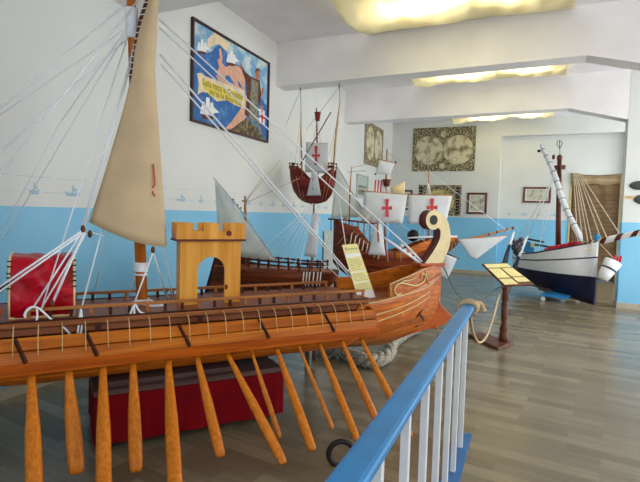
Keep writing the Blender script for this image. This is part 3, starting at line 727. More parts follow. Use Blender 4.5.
# ------------------------------------------------------------------ red carrack hung from the beam
C = Fr((-3.0, 6.9), 90)
hk = thing('hanging_ship', 'small crimson carrack hanging on wires from the long beam, red cross on its sail', 'model ship', C.w(0, 0, 2.15))
pz = lambda x, y, n=0: C.sz(x, y, n)
st = []
for x, yk, yg, b in ((291, 181, 166, .05), (294, 191, 165, .10), (299, 198, 170, .135), (305, 202, 177, .155), (313, 204, 181, .16), (320, 203, 181, .155), (326, 201, 176, .14), (331, 195, 171, .11), (335, 184, 168, .05)):
    s, zk = pz(x, yk); st.append((s, zk, pz(x, yg)[1], b))
simple_hull(C, st, [i/6 for i in range(7)], None, hk, 'shipC', 2.0)
MB().fbox(C, pz(297, 180)[0], pz(331, 180)[0], -.09, .09, pz(313, 186)[1], pz(313, 185)[1]+.005).build('deck', 'darkwood', hk)
for x, nm in ((293.5, 'aft_castle'), (332.5, 'fore_castle')):
    s, z = pz(x, 166); b = MB()
    for n in (-.06, .06): b.fbox(C, s-.05, s+.05, n-.006, n+.006, z+.03, z+.045).fbox(C, s-.045, s-.035, n-.005, n+.005, z-.05, z+.03).fbox(C, s+.035, s+.045, n-.005, n+.005, z-.05, z+.03)
    b.fbox(C, s-.05, s+.05, -.06, .06, z-.03, z-.02); b.build(nm, 'mahog', hk)
MB().ball(C.px(293, 164.5, .05), .025, .02, .018, 8, 6).build('lantern', 'black', hk)
MB().ball(C.px(331, 166.5, .06), .06, .03, .018, 10, 6).build('crow_nest', 'mahog', hk)
for pts, r, m_ in ((((302, 178), (301, 140), (301, 112)), .012, 'spar'), (((318, 182), (317, 140), (316.5, 108)), .014, 'shipC'), (((333, 172), (336, 130), (340, 101)), .012, 'spar')):
    MB().tube([C.px(*p) for p in pts], [r, r*.9, r*.6], 8).build('mast', m_, hk)
t = MB(); t.lathe(C.px(317.5, 121), [(.030, 0), (.038, .05), (.05, .13), (.045, .13), (.03, .02)], 12); t.build('top_basket', 'shipC', hk)
MB().tube([C.px(331, 112, .06), C.px(300, 165, .06)], .009, 6).build('yard', 'mahog', hk)
cloth(C, ((306, 142, .05), (329, 143, .05), (328, 174, .05), (305, 172, .05)), 'sailwhite', hk, 'mainsail', .04)
def cross(fr, x, y, w_, h_, n, par):
    a, b = w_/2, h_/2; t = w_*.11; q = w_*.2; P = [(-t, -t), (-a, -q), (-a, q), (-t, t), (-q, b), (q, b), (t, t), (a, q), (a, -q), (t, -t), (q, -b), (-q, -b)]
    return MB().prism([fr.px(x+u, y+v, n) for u, v in P], fr.n*.004).build('red_cross', 'red', par)
cross(C, 316, 155.5, 7.5, 19, .10, hk)
cloth(C, ((312, 172, .19), (317, 172, .19), (321, 195.5, .19), (307, 195.5, .19)), 'sailwhite', hk, 'spritsail', .03)
MB().tube([C.px(312.5, 178, .21), C.px(313, 190, .21)], .008, 6).build('spar', 'spar', hk)
MB().fbox(C, pz(306, 198, .19)[0], pz(322, 198, .19)[0], .17, .19, pz(313, 202, .19)[1], pz(313, 196, .19)[1]).build('bow_panel', 'shipC', hk)
for x0, y0 in ((301.5, 88.5), (341, 86)):
    p = onz(x0, y0, ZB); p = V((p.x, 6.9, ZB+.012)); q = C.px(301, 113) if x0 < 320 else C.px(340, 101)
    line('hanging_wire', p, q, .0035, 'iron', hk); MB().tube([p, p-V((0, 0, .06))], .008, 6).build('wire_hook', 'iron', hk)
    line('hanging_wire', p-V((0, 0, .05)), C.px(285, 127) if x0 < 320 else C.px(306, 130), .0025, 'iron', hk)
for a, b in (((301, 116), (295, 165)), ((301, 116), (299, 170)), ((301, 120), (303, 175)), ((317, 121), (308, 172)), ((317, 121), (326, 172)), ((339, 108), (331, 165)), ((338, 118), (329, 155)), ((340, 103), (334, 168)), ((338, 120), (334, 160))):
    line('shroud', C.px(*a, .02), C.px(*b, .08), .003, 'tan', hk)
for x in (296, 300, 304, 323, 327, 331): line('hull_rope', C.px(x, 176, .15), C.px(lerp(x, 313, .35), 202, .08), .003, 'tan', hk)

# ------------------------------------------------------------------ caravel with crosses
D = Fr((-1.68, 6.9), 67)
cv = thing('caravel_model', 'model caravel with two white sails bearing red crosses, behind the bow of the galley', 'model ship', D.w(0, 0, .7))
dz = lambda x, y, n=0: D.sz(x, y, n)
st = []
for x, yk, yg, b in ((333, 262, 219, .16), (338, 268, 221, .20), (346, 274, 224, .22), (356, 277, 228, .23), (366, 279, 240, .235), (378, 280, 249, .235), (392, 279, 251, .23), (404, 277, 248, .21), (416, 273, 243, .18), (430, 265, 239, .13), (444, 255, 237, .07), (457, 245, 238, .02)):
    s, zk = dz(x, yk); st.append((s, zk, dz(x, yg)[1], b))
simple_hull(D, st, [i/8 for i in range(9)], None, cv, 'shipD', 2.6)
st2 = [(s, lerp(zk, zg, .5), zg+.012, b*1.03+.006) for s, zk, zg, b in st[6:]]
simple_hull(D, st2, [i/4 for i in range(5)], None, cv, 'shipDo', 5, 'bow_strake', .008)
MB().fbox(D, dz(366, 250)[0], dz(425, 250)[0], -.17, .17, dz(400, 254)[1], dz(400, 252)[1]).build('deck', 'deck', cv)
MB().fbox(D, dz(336, 230)[0], dz(358, 230)[0], -.19, .19, dz(346, 227)[1]-.01, dz(346, 226)[1]).build('poop_deck', 'darkwood', cv)
b = MB(); b.tube([D.px(328, 219, .2), D.px(345, 220, .2), D.px(378, 224, .2)], .012, 6)
for x in (331, 334, 340, 346, 352, 358, 364, 370, 376): b.tube([D.px(x, 219.5+(x-328)*.09, .2), D.px(x, 231+(x-331)*.45, .2)], .007, 6)
b.build('stern_rail', 'mahog', cv)
MB().ball(D.px(345.5, 219, .2), .03, .03, .03, 8, 6).build('stern_lantern', 'spar', cv)
for pts, r in ((((378, 262), (376.5, 225), (374.5, 194)), .02), (((385, 258), (385.5, 200), (387, 149)), .018), (((429, 247), (429, 200), (429, 170)), .018), (((349, 232), (350, 190), (351.5, 167)), .013)):
    MB().tube([D.px(*p, .05) for p in pts], [r, r*.85, r*.55], 8).build('mast', 'spar', cv)
s1_ = cloth(D, ((364, 191.5, .12), (407.5, 195, .12), (402.5, 223.5, .12), (361.5, 222, .12)), 'sailwhite', cv, 'square_sail', .05)
s2_ = cloth(D, ((409, 195, .12), (452, 196, .12), (446, 223.5, .12), (407.5, 223.5, .12)), 'sailwhite', cv, 'square_sail', .05)
cross(D, 387, 208, 10, 18, .175, s1_); cross(D, 432, 207.5, 10.5, 18, .175, s2_)
for a, b_ in (((361, 191), (409, 195.3)), ((408, 194.7), (454, 196))): MB().tube([D.px(*a, .11), D.px(*b_, .11)], .011, 6).build('yard', 'spar', cv)
cloth(D, ((379.5, 160, .1), (394.5, 163.5, .1), (390, 175, .1), (375.5, 173.5, .1)), 'sailwhite', cv, 'topsail', .03)
MB().tube([D.px(378, 159, .09), D.px(396, 163.5, .09)], .008, 6).build('yard', 'spar', cv)
for x, y in ((375.5, 174), (395.7, 162)): MB().ball(D.px(x, y, .09), .014, .014, .014, 6, 5).build('yard_knob', 'black', cv)
t = MB(); t.lathe(D.px(386.5, 186.5, .05), [(.04, 0), (.05, .05), (.062, .10), (.055, .10), (.04, .01)], 12); t.build('crow_nest', 'mahog', cv)
t = MB()
for i in range(6):
    a, b_ = i/6, (i+1)/6; t.mat(i % 2).prism([D.px(lerp(375, 384, a), 180, .03), D.px(lerp(375, 384, b_), 180, .03), D.px(lerp(374, 382, b_), 194, .03), D.px(lerp(374, 382, a), 194, .03)], D.n*.003)
t.build('striped_flag', ['red', 'white'], cv)
cloth(D, ((391, 187.5, -.1), (405, 181, -.1), (404.5, 195, -.1), (392, 194, -.1)), 'cream', cv, 'small_sail', .02)
cloth(D, ((337, 166.5, -.05), (338, 167, -.05), (368, 217, -.05), (331, 218, -.05)), 'sailpale', cv, 'mizzen_sail', .04)
MB().tube([D.px(336.5, 165.5, -.04), D.px(356, 199, -.04), D.px(369, 219, -.04)], .007, 6).build('lateen_yard', 'gridgrey', cv)
MB().bar(D.px(347, 172, .03), D.px(366, 171, .03), .008, .008).build('yard', 'gridgrey', cv)
cloth(D, ((375, 224, .25), (381.5, 224, .25), (385.5, 255.5, .25), (368, 254.5, .25)), 'sailwhite', cv, 'gathered_sail', .03)
MB().tube([D.px(377.5, 221, .28), D.px(378.5, 242, .28)], .012, 6).build('spar', 'skin', cv)
for i in range(9): line('shroud', D.px(374.5+i*.1, 196, .06), D.px(338+i*4.6, 244+i*1.5, .235), .0035, 'tan', cv)
for i in range(7): line('shroud', D.px(386, 188, .06), D.px(352+4.5*i, 234+i*3.2, .242), .0035, 'rope' if i % 2 else 'tan', cv)
for i in range(8): x = 352+4*i; MB().tube([D.px(x, 233+(x-352)*.62, .245), D.px(x-2, 244+(x-352)*.55, .245)], .008, 6).build('lanyard', 'ropepale', cv)
for i in range(4): line('shroud', D.px(386, 190, .05), D.px(397+4*i, 247-i, .2), .003, 'tan', cv)
for i in range(4): line('shroud', D.px(429, 180, .05), D.px(418+6*i, 241-i*.6, .16), .003, 'rope', cv)
for a, b_, m_ in (((429, 172), (509, 232), 'rope'), ((387, 152), (429, 176), 'tan'), ((351, 168), (387, 160), 'tan'), ((388, 215), (440, 252), 'rope')): line('stay', D.px(*a, .05), D.px(*b_, .05), .003, m_, cv)
t = MB(); t.ball(D.px(413, 235.5, .05), .085, .06, .085, 12, 8); t.build('deck_tent', 'black', cv)
MB().tube([D.px(408, 238, .17), D.px(424, 237, .15), D.px(457, 236.5, .04)], .012, 6).build('bow_rail', 'white', cv)
MB().tube([D.px(438, 246, .02), D.px(480, 236.5, .02), D.px(514.5, 227.5, .02)], [.024, .018, .012], 8).build('bowsprit', 'spar', cv)
for k, (x, y) in enumerate(((488, 234.4), (496, 232.3), (506, 229.8), (512, 228.2))): MB().tube([D.px(x, y, .02), D.px(x+1.3, y-.35, .02)], .021, 8).build('bowsprit_band', 'mahog', cv)
cloth(D, ((457.5, 239.5, .06), (507.5, 236, .06), (475.5, 259.5, .06), (471, 257.5, .06)), 'sailwhite', cv, 'jib_sail', .03)
MB().tube([D.px(455, 240, .05), D.px(508.5, 235.7, .05)], .009, 6).build('yard', 'spar', cv)
cloth(D, ((446.5, 254.5, .08), (457, 258.5, .08), (447.5, 279, .08), (438.5, 274, .08)), 'sailwhite', cv, 'spritsail', .02)
MB().tube([D.px(445, 252.5, .07), D.px(459, 259, .07)], .009, 6).build('yard', 'darkwood', cv)
for a, b_ in (((445, 246), (446, 253)), ((455, 243), (458, 258)), ((452, 243), (452, 256))): line('sheet', D.px(*a, .05), D.px(*b_, .07), .003, 'tan', cv)
zt_ = min(k[1] for k in st)
tb = thing('ship_table', 'plain wooden trestle table hidden under the caravel with crosses', 'table', D.w(-.15, 0, 0))
MB().fbox(D, dz(345, 270)[0], dz(415, 270)[0], -.2, .2, zt_-.035, zt_).build('table_top', 'cradle', tb)
for x in (350, 410):
    for n in (-.16, .16):
        s = dz(x, 270)[0]; MB().fbox(D, s-.025, s+.025, n-.025, n+.025, 0, zt_-.035).build('leg', 'cradle', tb)

# ------------------------------------------------------------------ fishing boat at the right
bow = onz(594, 305, .03); stp = V((-.16, 11.35, 0)); dirv = bow-stp
E_ = Fr((stp.x, stp.y), math.degrees(math.atan2(dirv.x, dirv.y))); LB = V((dirv.x, dirv.y, 0)).length
bt = thing('fishing_boat', 'white and navy wooden sailing boat with furled sail beside the doorway mat', 'boat', E_.w(LB/2, 0, .03))
def bz(u): return interp([(0, .80), (.25, .80), (.5, .87), (.75, .99), (1, 1.16)], u)
ub = [0, .12, .25, .36]; 
rows = []; NB = 19
for i in range(NB):
    u = i/(NB-1); s = u*LB; zg = bz(u); zk = interp([(0, .22), (.2, .13), (.6, .08), (1, .03)], u)
    zw = interp([(0, .50), (1, .52)], u); zs = lerp(zw, zg, .52)
    b = .40*max(.03, (1-abs(2*u-.85)**2.6*(1 if u < .425 else .84))) if u < .999 else .012
    if u < .05: b = max(b, .16)
    zz = [zk, lerp(zk, zw, .25), lerp(zk, zw, .6), zw, lerp(zw, zs, .5), zs, zs+.025, lerp(zs, zg, .6), zg-.025, zg]
    fl = [.03, .40, .68, .86, .92, .955, .96, .985, 1, 1.03]
    k = lerp(1, 1.0, u)
    pr = [(b*f_, z) for f_, z in zip(fl, zz)]
    rows.append([E_.w(s, n, z) for n, z in pr[::-1]]+[E_.w(s, -n, z) for n, z in pr])
hb = MB(); hb.sm = True
def hm(i, j):
    r = 8-j if j <= 8 else (0 if j == 9 else j-10)
    return 1 if r < 3 or j == 9 else (1 if r in (5, 8) else 0)
hb.grid(rows, False, hm); hb.cur = 0; hb.poly(rows[0]); hb.build('hull', ['white', 'navy'], bt, solid=.016)
MB().prism([E_.w(u*LB, sg_*b_, bz(u)-.14) for u, b_, sg_ in ((.06, .2, 1), (.4, .36, 1), (.75, .27, 1), (.95, .06, 1), (.95, .06, -1), (.75, .27, -1), (.4, .36, -1), (.06, .2, -1))], (0, 0, .015)).build('deck', 'cream', bt)
MB().prism([E_.w(s, -.02, z) for s, z in ((LB-.02, .03), (LB+.012, .03), (LB+.022, .52), (LB-.02, .52))], E_.n*.04).build('stem_post', 'navy', bt)
MB().fbox(E_, LB-.06, LB+.0, -.03, .03, 1.16, 1.27).build('bow_post', 'blue', bt)
MB().tube([E_.px(558, 254), E_.px(558.5, 215), E_.px(559.5, 158)], [.05, .047, .04], 12).build('mast', 'mahog', bt)
mh = MB(); c_ = E_.px(559.5, 168); mh.fbox(E_, *[v for v in ((c_-E_.O).dot(E_.d)-.10, (c_-E_.O).dot(E_.d)+.10)], -.05, .05, c_.z-.03, c_.z+.05); mh.ball(E_.px(559.5, 158), .05, .05, .07, 10, 6)
mh.ball(E_.px(553.5, 157), .03, .03, .05, 8, 6); mh.build('masthead', 'mahog', bt)
MB().tube([E_.px(560, 156), E_.px(559.5, 141)], .006, 6).tube(smooth_path([E_.px(x, y) for x, y in ((559.5, 148), (557, 145), (558, 141), (562, 142), (561, 147), (559.5, 148))], 4), .006, 6).build('mast_vane', 'iron', bt)
yp = [E_.px(x, y, .14) for x, y in ((541, 145), (545, 154), (551, 166), (557, 182), (561, 196), (568, 213), (574, 225), (582, 241))]
MB().tube(smooth_path(yp, 5), [.028+.024*min(1, i/14) if i < 34 else .034*(36-i)/2 for i in range(36)], 12).build('furled_sail', 'sailwhite', bt)
FS = bpy.data.objects['furled_sail']; spt = smooth_path(yp, 5)
for i in range(3, 33, 3):
    p = spt[i]; t_ = (spt[i+1]-spt[i-1]).normalized(); a = t_.orthogonal().normalized(); b_ = t_.cross(a); r_ = .028+.024*min(1, i/14)+.003
    MB().tube([p+a*(r_*math.cos(k*.524))+b_*(r_*math.sin(k*.524)) for k in range(13)], .006, 5).build('sail_tie', 'black', FS)
MB().ball(E_.px(539, 151, .14), .035, .03, .03, 8, 6).build('yard_block', 'iron', bt)
def bl(a, na, b_, nb, r, m_): line('rope_stay', E_.px(*a, na), E_.px(*b_, nb), r, m_, bt)
for a, b_, r, m_ in (((555, 172), (518, 246), .006, 'rope'), ((556, 174), (522, 250), .009, 'rope'), ((556, 176), (516, 240), .006, 'rope'), ((553, 195), (537, 256), .005, 'rope'), ((546, 205), (539, 250), .004, 'rope'),
                     ((581, 238), (566, 252), .006, 'tan'), ((582, 240), (592, 245), .006, 'tan'), ((580, 239), (571, 252), .006, 'tan'), ((561, 165), (566, 240), .003, 'tan')): bl(a, .05, b_, .1, r, m_)
for i, (xb, yb) in enumerate(((578, 246), (583, 243), (588, 242), (592, 241), (601, 239), (607, 238), (619, 233))):
    a = ony(573.5+i*1.1, 173.5, YR-.08); line('rope_stay', a, E_.px(xb, yb, 0), .0095, 'ropepale', bt)
bs = MB(); pa = E_.w(LB-.15, 0, 1.10); pb = ony(655, 229, 9.3); nseg = 60
bs.sm = True; dd = (pb-pa); t_ = dd.normalized(); a = t_.orthogonal().normalized(); b2 = t_.cross(a); rr = []
for i in range(nseg+1):
    u = i/nseg; r_ = lerp(.058, .044, u); rr.append([pa+dd*u+a*(r_*math.cos(2*math.pi*j/16))+b2*(r_*math.sin(2*math.pi*j/16)) for j in range(16)])
bs.grid(rr, True, lambda i, j: 1 if ((i/15+j/16) % 1) < .42 else 0); bs.build('bowsprit', ['white', 'mahog'], bt)
# tapered white tub hanging at the bow
tp = dep(603, 278, 8.35); tq = dep(613, 262, 8.35); ax = (tq-tp).normalized(); ln = (tq-tp).length
tub = thing('white_tub', 'tapered white tub with a dark band hanging beside the bow of the fishing boat', 'tub', tp)
MB().lathe(tp-ax*.03, [(.085, 0), (.108, ln*.4), (.13, ln*.8), (.14, ln+.04), (.125, ln+.04), (.11, ln*.7)], 20, ax).build('tub_body', 'white', tub)
MB().lathe(tp+ax*(ln*.50), [(.120, 0), (.124, .03)], 20, ax).build('dark_band', 'navy', tub)
for x, y in ((617, 258), (620, 257), (614, 256)): MB().tube([dep(x, y+5, 8.3), dep(x+1, y-1, 8.3)], .018, 8).build('red_handle', 'pinkred', tub)
line('tub_line', tq+ax*.05, E_.w(LB-.03, 0, 1.17), .008, 'tan', tub)
# cloth and gear in the boat
cl = MB(); cl.sm = True
for x, y, r_ in ((548, 252, .07), (553, 250.5, .09), (560, 249, .08), (566, 248.5, .09), (572, 246.5, .08), (577, 245.5, .06)): cl.ball(E_.px(x, y, .05)+V((0, 0, .03)), r_*1.2, r_, r_*.75, 10, 7)
tag(cl.build('red_cloth', 'pinkred'), 'crumpled red cloth heaped in the fishing boat at the foot of its mast', 'cloth')
bx = thing('blue_board', 'blue board with a yellow label lying at the stern of the fishing boat', 'board', E_.px(532, 250, -.1))
MB().prism([E_.px(x, y, -.1) for x, y in ((526, 240), (535, 244), (534, 253), (524, 252))], E_.n*.02).build('panel', 'blue', bx)
MB().prism([E_.px(x, y, -.07) for x, y in ((531, 242.5), (535, 243), (534, 247.5), (530.5, 247))], E_.n*.004).build('label', 'yellow', bx)
for a, b_ in (((528, 239), (543.5, 242)), ((535, 244.5), (552, 247.5))): MB().tube([E_.px(*a, -.1), E_.px(*b_, -.1)], .02, 8).build('dark_rod', 'navy', bx)
# two steering oars and the net at the stern
for (top, knee, bot), lb in ((((514, 232), (509.5, 245), (500, 281)), 'white and navy steering oar leaning left of the net at the boat stern'), (((527.5, 236), (519, 257), (505, 293)), 'white and navy steering oar leaning right of the net at the boat stern')):
    D0 = 9.25; P_ = [dep(*top, D0+.25), dep(*knee, D0+.1), dep(*bot, D0-.1)]
    if P_[2].z < .012: P_[2].z = .012
    so = thing('steering_oar', lb, 'oar', P_[2], 'steering oars at the stern of the boat')
    MB().tube([P_[0], P_[1]], [.02, .03], 8).build('shaft', 'white', so)
    MB().tube([P_[1], P_[1].lerp(P_[2], .3), P_[1].lerp(P_[2], .9), P_[2]], [.03, .05, .08, .06], 10, True, .8).build('blade', 'navy', so)
nt_ = MB(); nt_.sm = True
for x, y, r_ in ((515, 247, .07), (519, 244, .075), (518, 250, .085), (521, 240, .05), (515, 242, .05), (519, 255, .06), (516, 252, .05)): nt_.ball(dep(x, y, 9.45), r_, r_, r_*1.15, 12, 8)
tag(nt_.build('fishing_net', 'net'), 'dark bundled fishing net hanging at the stern between the two steering oars', 'net')
tr = thing('boat_trolley', 'low blue trolley on castors under the keel of the fishing boat', 'trolley', E_.w(LB*.55, 0, 0))
q = [onz(x, y, .13) for x, y in ((541, 293.5), (551, 290.5), (574, 293.5), (566, 297))]
MB().prism([p-V((0, 0, .045)) for p in q], (0, 0, .04)).build('platform', 'blue', tr)
for x, y in ((543, 299.5), (578, 301), (563, 300)):
    p = onz(x, y, .03); MB().lathe(p+V((0, -.012, .012)), [(.04, 0), (.04, .024)], 12, (0, 1, 0)).build('castor', 'gridgrey', tr)
ck = MB(); ck.tube([onz(540, 288, .13), onz(552, 291, .13)], .045, 12); ck.fbox(E_, LB*.45, LB*.55, -.1, .1, 0, .07)
tag(ck.build('wood_chock', 'cradle'), 'grey round timber chock under the navy hull behind the blue trolley', 'chock')

# mat over the doorway, label and ovals on the pier
mt = thing('doorway_mat', 'woven brown mat curtain with folded top covering the doorway at the back', 'curtain', (1.45, YR-.03, 0))
tl, tr_ = ony(573, 173.5, YR), ony(624, 173.5, YR); zt1, zt2 = tl.z, tl.z-.28
rows = [[(lerp(tl.x, 2.06, j/24), YR-.03+.012*math.sin(j*.9+i*.2), lerp(.02, zt1-.05*math.sin(math.pi*j/24), i/14)) for j in range(25)] for i in range(15)]
c = MB(); c.sm = True; c.grid(rows); c.build('mat_panel', 'bamboo', mt, solid=.01)
rows = [[(lerp(tl.x-.01, 2.07, j/24), YR-.05+.008*math.sin(j*.9), lerp(zt2-.02*math.sin(j*.5), zt1-.07*math.sin(math.pi*j/24), i/4)) for j in range(25)] for i in range(5)]
c = MB(); c.sm = True; c.grid(rows); c.build('folded_top', 'bamboolight', mt, solid=.02)
struct(MB().box(1.99, 2.07, YR-.07, YR, 0, zt1-.05).box(tl.x-.04, tl.x, YR-.02, YR, 0, zt1+.02).build('door_1', 'creamline'))
for (x, y, rx, rz), lb in (((639.5, 185.5, .15, .075), 'upper dark oval plaque at the right edge on the white pier'), ((644, 199.5, .15, .085), 'lower dark oval plaque at the right edge on the white pier')):
    p = ony(x, y, 9.76); o = MB(); o.sm = True; o.ball((p.x, 9.74, p.z), rx, .02, rz, 24, 10); tag(o.build('oval_plaque', 'plaque'), lb, 'plaque', 'oval plaques on the pier')
pl = MB(); a, b_ = ony(624.5, 195.5, 9.76), ony(634, 199.3, 9.76); pl.box(a.x, b_.x, 9.752, 9.758, b_.z, a.z); pl.mat(1)
for k in range(4): x = lerp(a.x+.03, b_.x-.04, k/3); pl.box(x-.012, x+.02, 9.75, 9.7525, lerp(a.z, b_.z, .7), lerp(a.z, b_.z, .25))
tag(pl.build('paper_label', ['cream', 'tan']), 'small cream paper label on the white pier beside the dark ovals', 'label')

# ------------------------------------------------------------------ pictures
def picture_back(name, x0, x1, z0, z1, Y, fw, fmat, label, cat, printer, pm):
    t = thing(name, label, cat, ((x0+x1)/2, Y-.01, z0))
    if fw:
        f_ = MB(); f_.box(x0, x1, Y-.03, Y, z0, z0+fw).box(x0, x1, Y-.03, Y, z1-fw, z1).box(x0, x0+fw, Y-.03, Y, z0+fw, z1-fw).box(x1-fw, x1, Y-.03, Y, z0+fw, z1-fw)
        f_.build('frame', fmat, t, bevel=.004)
    p = MB(); y = Y-.012; p.box(x0+fw, x1-fw, y, Y-.001, z0+fw, z1-fw)
    printer(p, lambda u, v, e=0: V((lerp(x0+fw, x1-fw, u), y-.0015-e, lerp(z0+fw, z1-fw, v))), x1-x0-2*fw, z1-z0-2*fw)
    p.build('print', pm, t); return t
def ell(p, P, u, v, ru, rv, e=0, n=40): p.poly([P(u+ru*math.cos(2*math.pi*i/n), v+rv*math.sin(2*math.pi*i/n), e) for i in range(n)])
def hemis(p, P, W, Hh):
    for cx0 in (.265, .735):
        r = .232; k = W/Hh
        p.mat(2); ell(p, P, cx0, .48, r+.008, (r+.008)*k, .0005); p.mat(1); ell(p, P, cx0, .48, r, r*k, .001)
        p.mat(2)
        for du, dv, q in ((-.06, -.22, .05),): 
            ell(p, P, cx0+du, .48+dv, q, q*k*.8, .0015); p.mat(1); ell(p, P, cx0+du, .48+dv, q*.85, q*k*.7, .002); p.mat(2)
    p.mat(1); ell(p, P, .5, .85, .045, .08, .001); ell(p, P, .5, .12, .05, .06, .001)
a, b_ = ony(413.5, 128.5, YF), ony(474.5, 171, YF)
picture_back('world_map', a.x, b_.x, b_.z, a.z, YF, 0, 'frame', 'large sepia double hemisphere world map high on the back wall', 'map', hemis, ['ornate', 'chart', 'ink'])
def goldmap(p, P, W, Hh):
    p.mat(1); ell(p, P, .5, .45, .34, .52*.95*.8, .001); p.mat(2)
    for i in range(9):
        for u in (.05, .92): p.poly([P(u-.04, .06+i*.1, .001), P(u+.04, .06+i*.1, .001), P(u+.04, .13+i*.1, .001), P(u-.04, .13+i*.1, .001)])
a, b_ = ony(419, 185, YF), ony(460.5, 216, YF)
picture_back('golden_map', a.x, b_.x, b_.z, a.z, YF, 0, 'frame', 'dark bordered map with golden round chart partly behind the right cross sail', 'map', goldmap, ['ornate', 'gold', 'black'])
def chartp(p, P, W, Hh):
    p.mat(1); p.poly([P(.06, .06, .001), P(.94, .06, .001), P(.94, .94, .001), P(.06, .94, .001)])
a, b_ = ony(467.5, 192.5, YF), ony(486.5, 214.5, YF)
picture_back('framed_chart', a.x, b_.x, b_.z, a.z, YF, .06, 'framebrown', 'small upright chart in a brown frame right of the golden map', 'picture', chartp, ['paper', 'chartpale'])
a, b_ = ony(396.5, 190, YF), ony(412, 210, YF)
picture_back('framed_picture', a.x, b_.x, b_.z, a.z, YF, .05, 'framebrown', 'brown framed picture mostly hidden behind the left cross sail', 'picture', chartp, ['paper', 'chartpale'])
a, b_ = ony(523.5, 187, YR), ony(550.5, 203, YR)
picture_back('framed_print', a.x, b_.x, b_.z, a.z, YR, .05, 'framebrown', 'wide brown framed print in the recess left of the boat mast', 'picture', chartp, ['paper', 'chartpale'])
def side_print(name, y0, y1, z0, z1, fw, fmat, label, cat, printer, pm):
    t = thing(name, label, cat, (XL+.01, (y0+y1)/2, z0))
    if fw:
        f_ = MB(); X = XL
        f_.box(X, X+.035, y0, y1, z0, z0+fw).box(X, X+.035, y0, y1, z1-fw, z1).box(X, X+.035, y0, y0+fw, z0+fw, z1-fw).box(X, X+.035, y1-fw, y1, z0+fw, z1-fw); f_.build('frame', fmat, t, bevel=.004)
    p = MB(); x = XL+.014; p.box(XL+.001, x, y0+fw, y1-fw, z0+fw, z1-fw)
    printer(p, lambda u, v, e=0: V((x+.0015+e, lerp(y0+fw, y1-fw, u), lerp(z0+fw, z1-fw, v))), y1-y0-2*fw, z1-z0-2*fw)
    p.build('print', pm, t); return t
def hemis1(p, P, W, Hh):
    p.mat(1)
    for c0 in (.28, .72): ell(p, P, c0, .52, .21, .40, .001)
side_print('old_map', 11.1, 12.65, 2.70, 3.72, 0, 'frame', 'sepia map seen edge on at the far end of the left wall', 'map', hemis1, ['ornate', 'chart', 'ink'])
def striped(p, P, W, Hh):
    p.mat(1); p.poly([P(.1, .42, .001), P(.9, .42, .001), P(.9, .54, .001), P(.1, .54, .001)]); p.poly([P(.1, .08, .001), P(.9, .08, .001), P(.9, .34, .001), P(.1, .34, .001)])
side_print('ship_drawing', 10.6, 11.42, 1.88, 2.42, .03, 'gridgrey', 'pale framed drawing low on the left wall beyond the hanging ship', 'picture', striped, ['gridgrey', 'robe'])
nb = thing('notice_panel', 'tall pale grey panel against the blue left wall behind the small foresail', 'panel', (XL+.03, 9.0, 0))
MB().box(XL+.02, XL+.04, 8.72, 9.45, .1, 1.16).build('board', 'gridgrey', nb, bevel=.004)
for y in (8.8, 9.37): MB().box(XL+.02, XL+.06, y-.02, y+.02, 0, .1).build('foot', 'iron', nb)

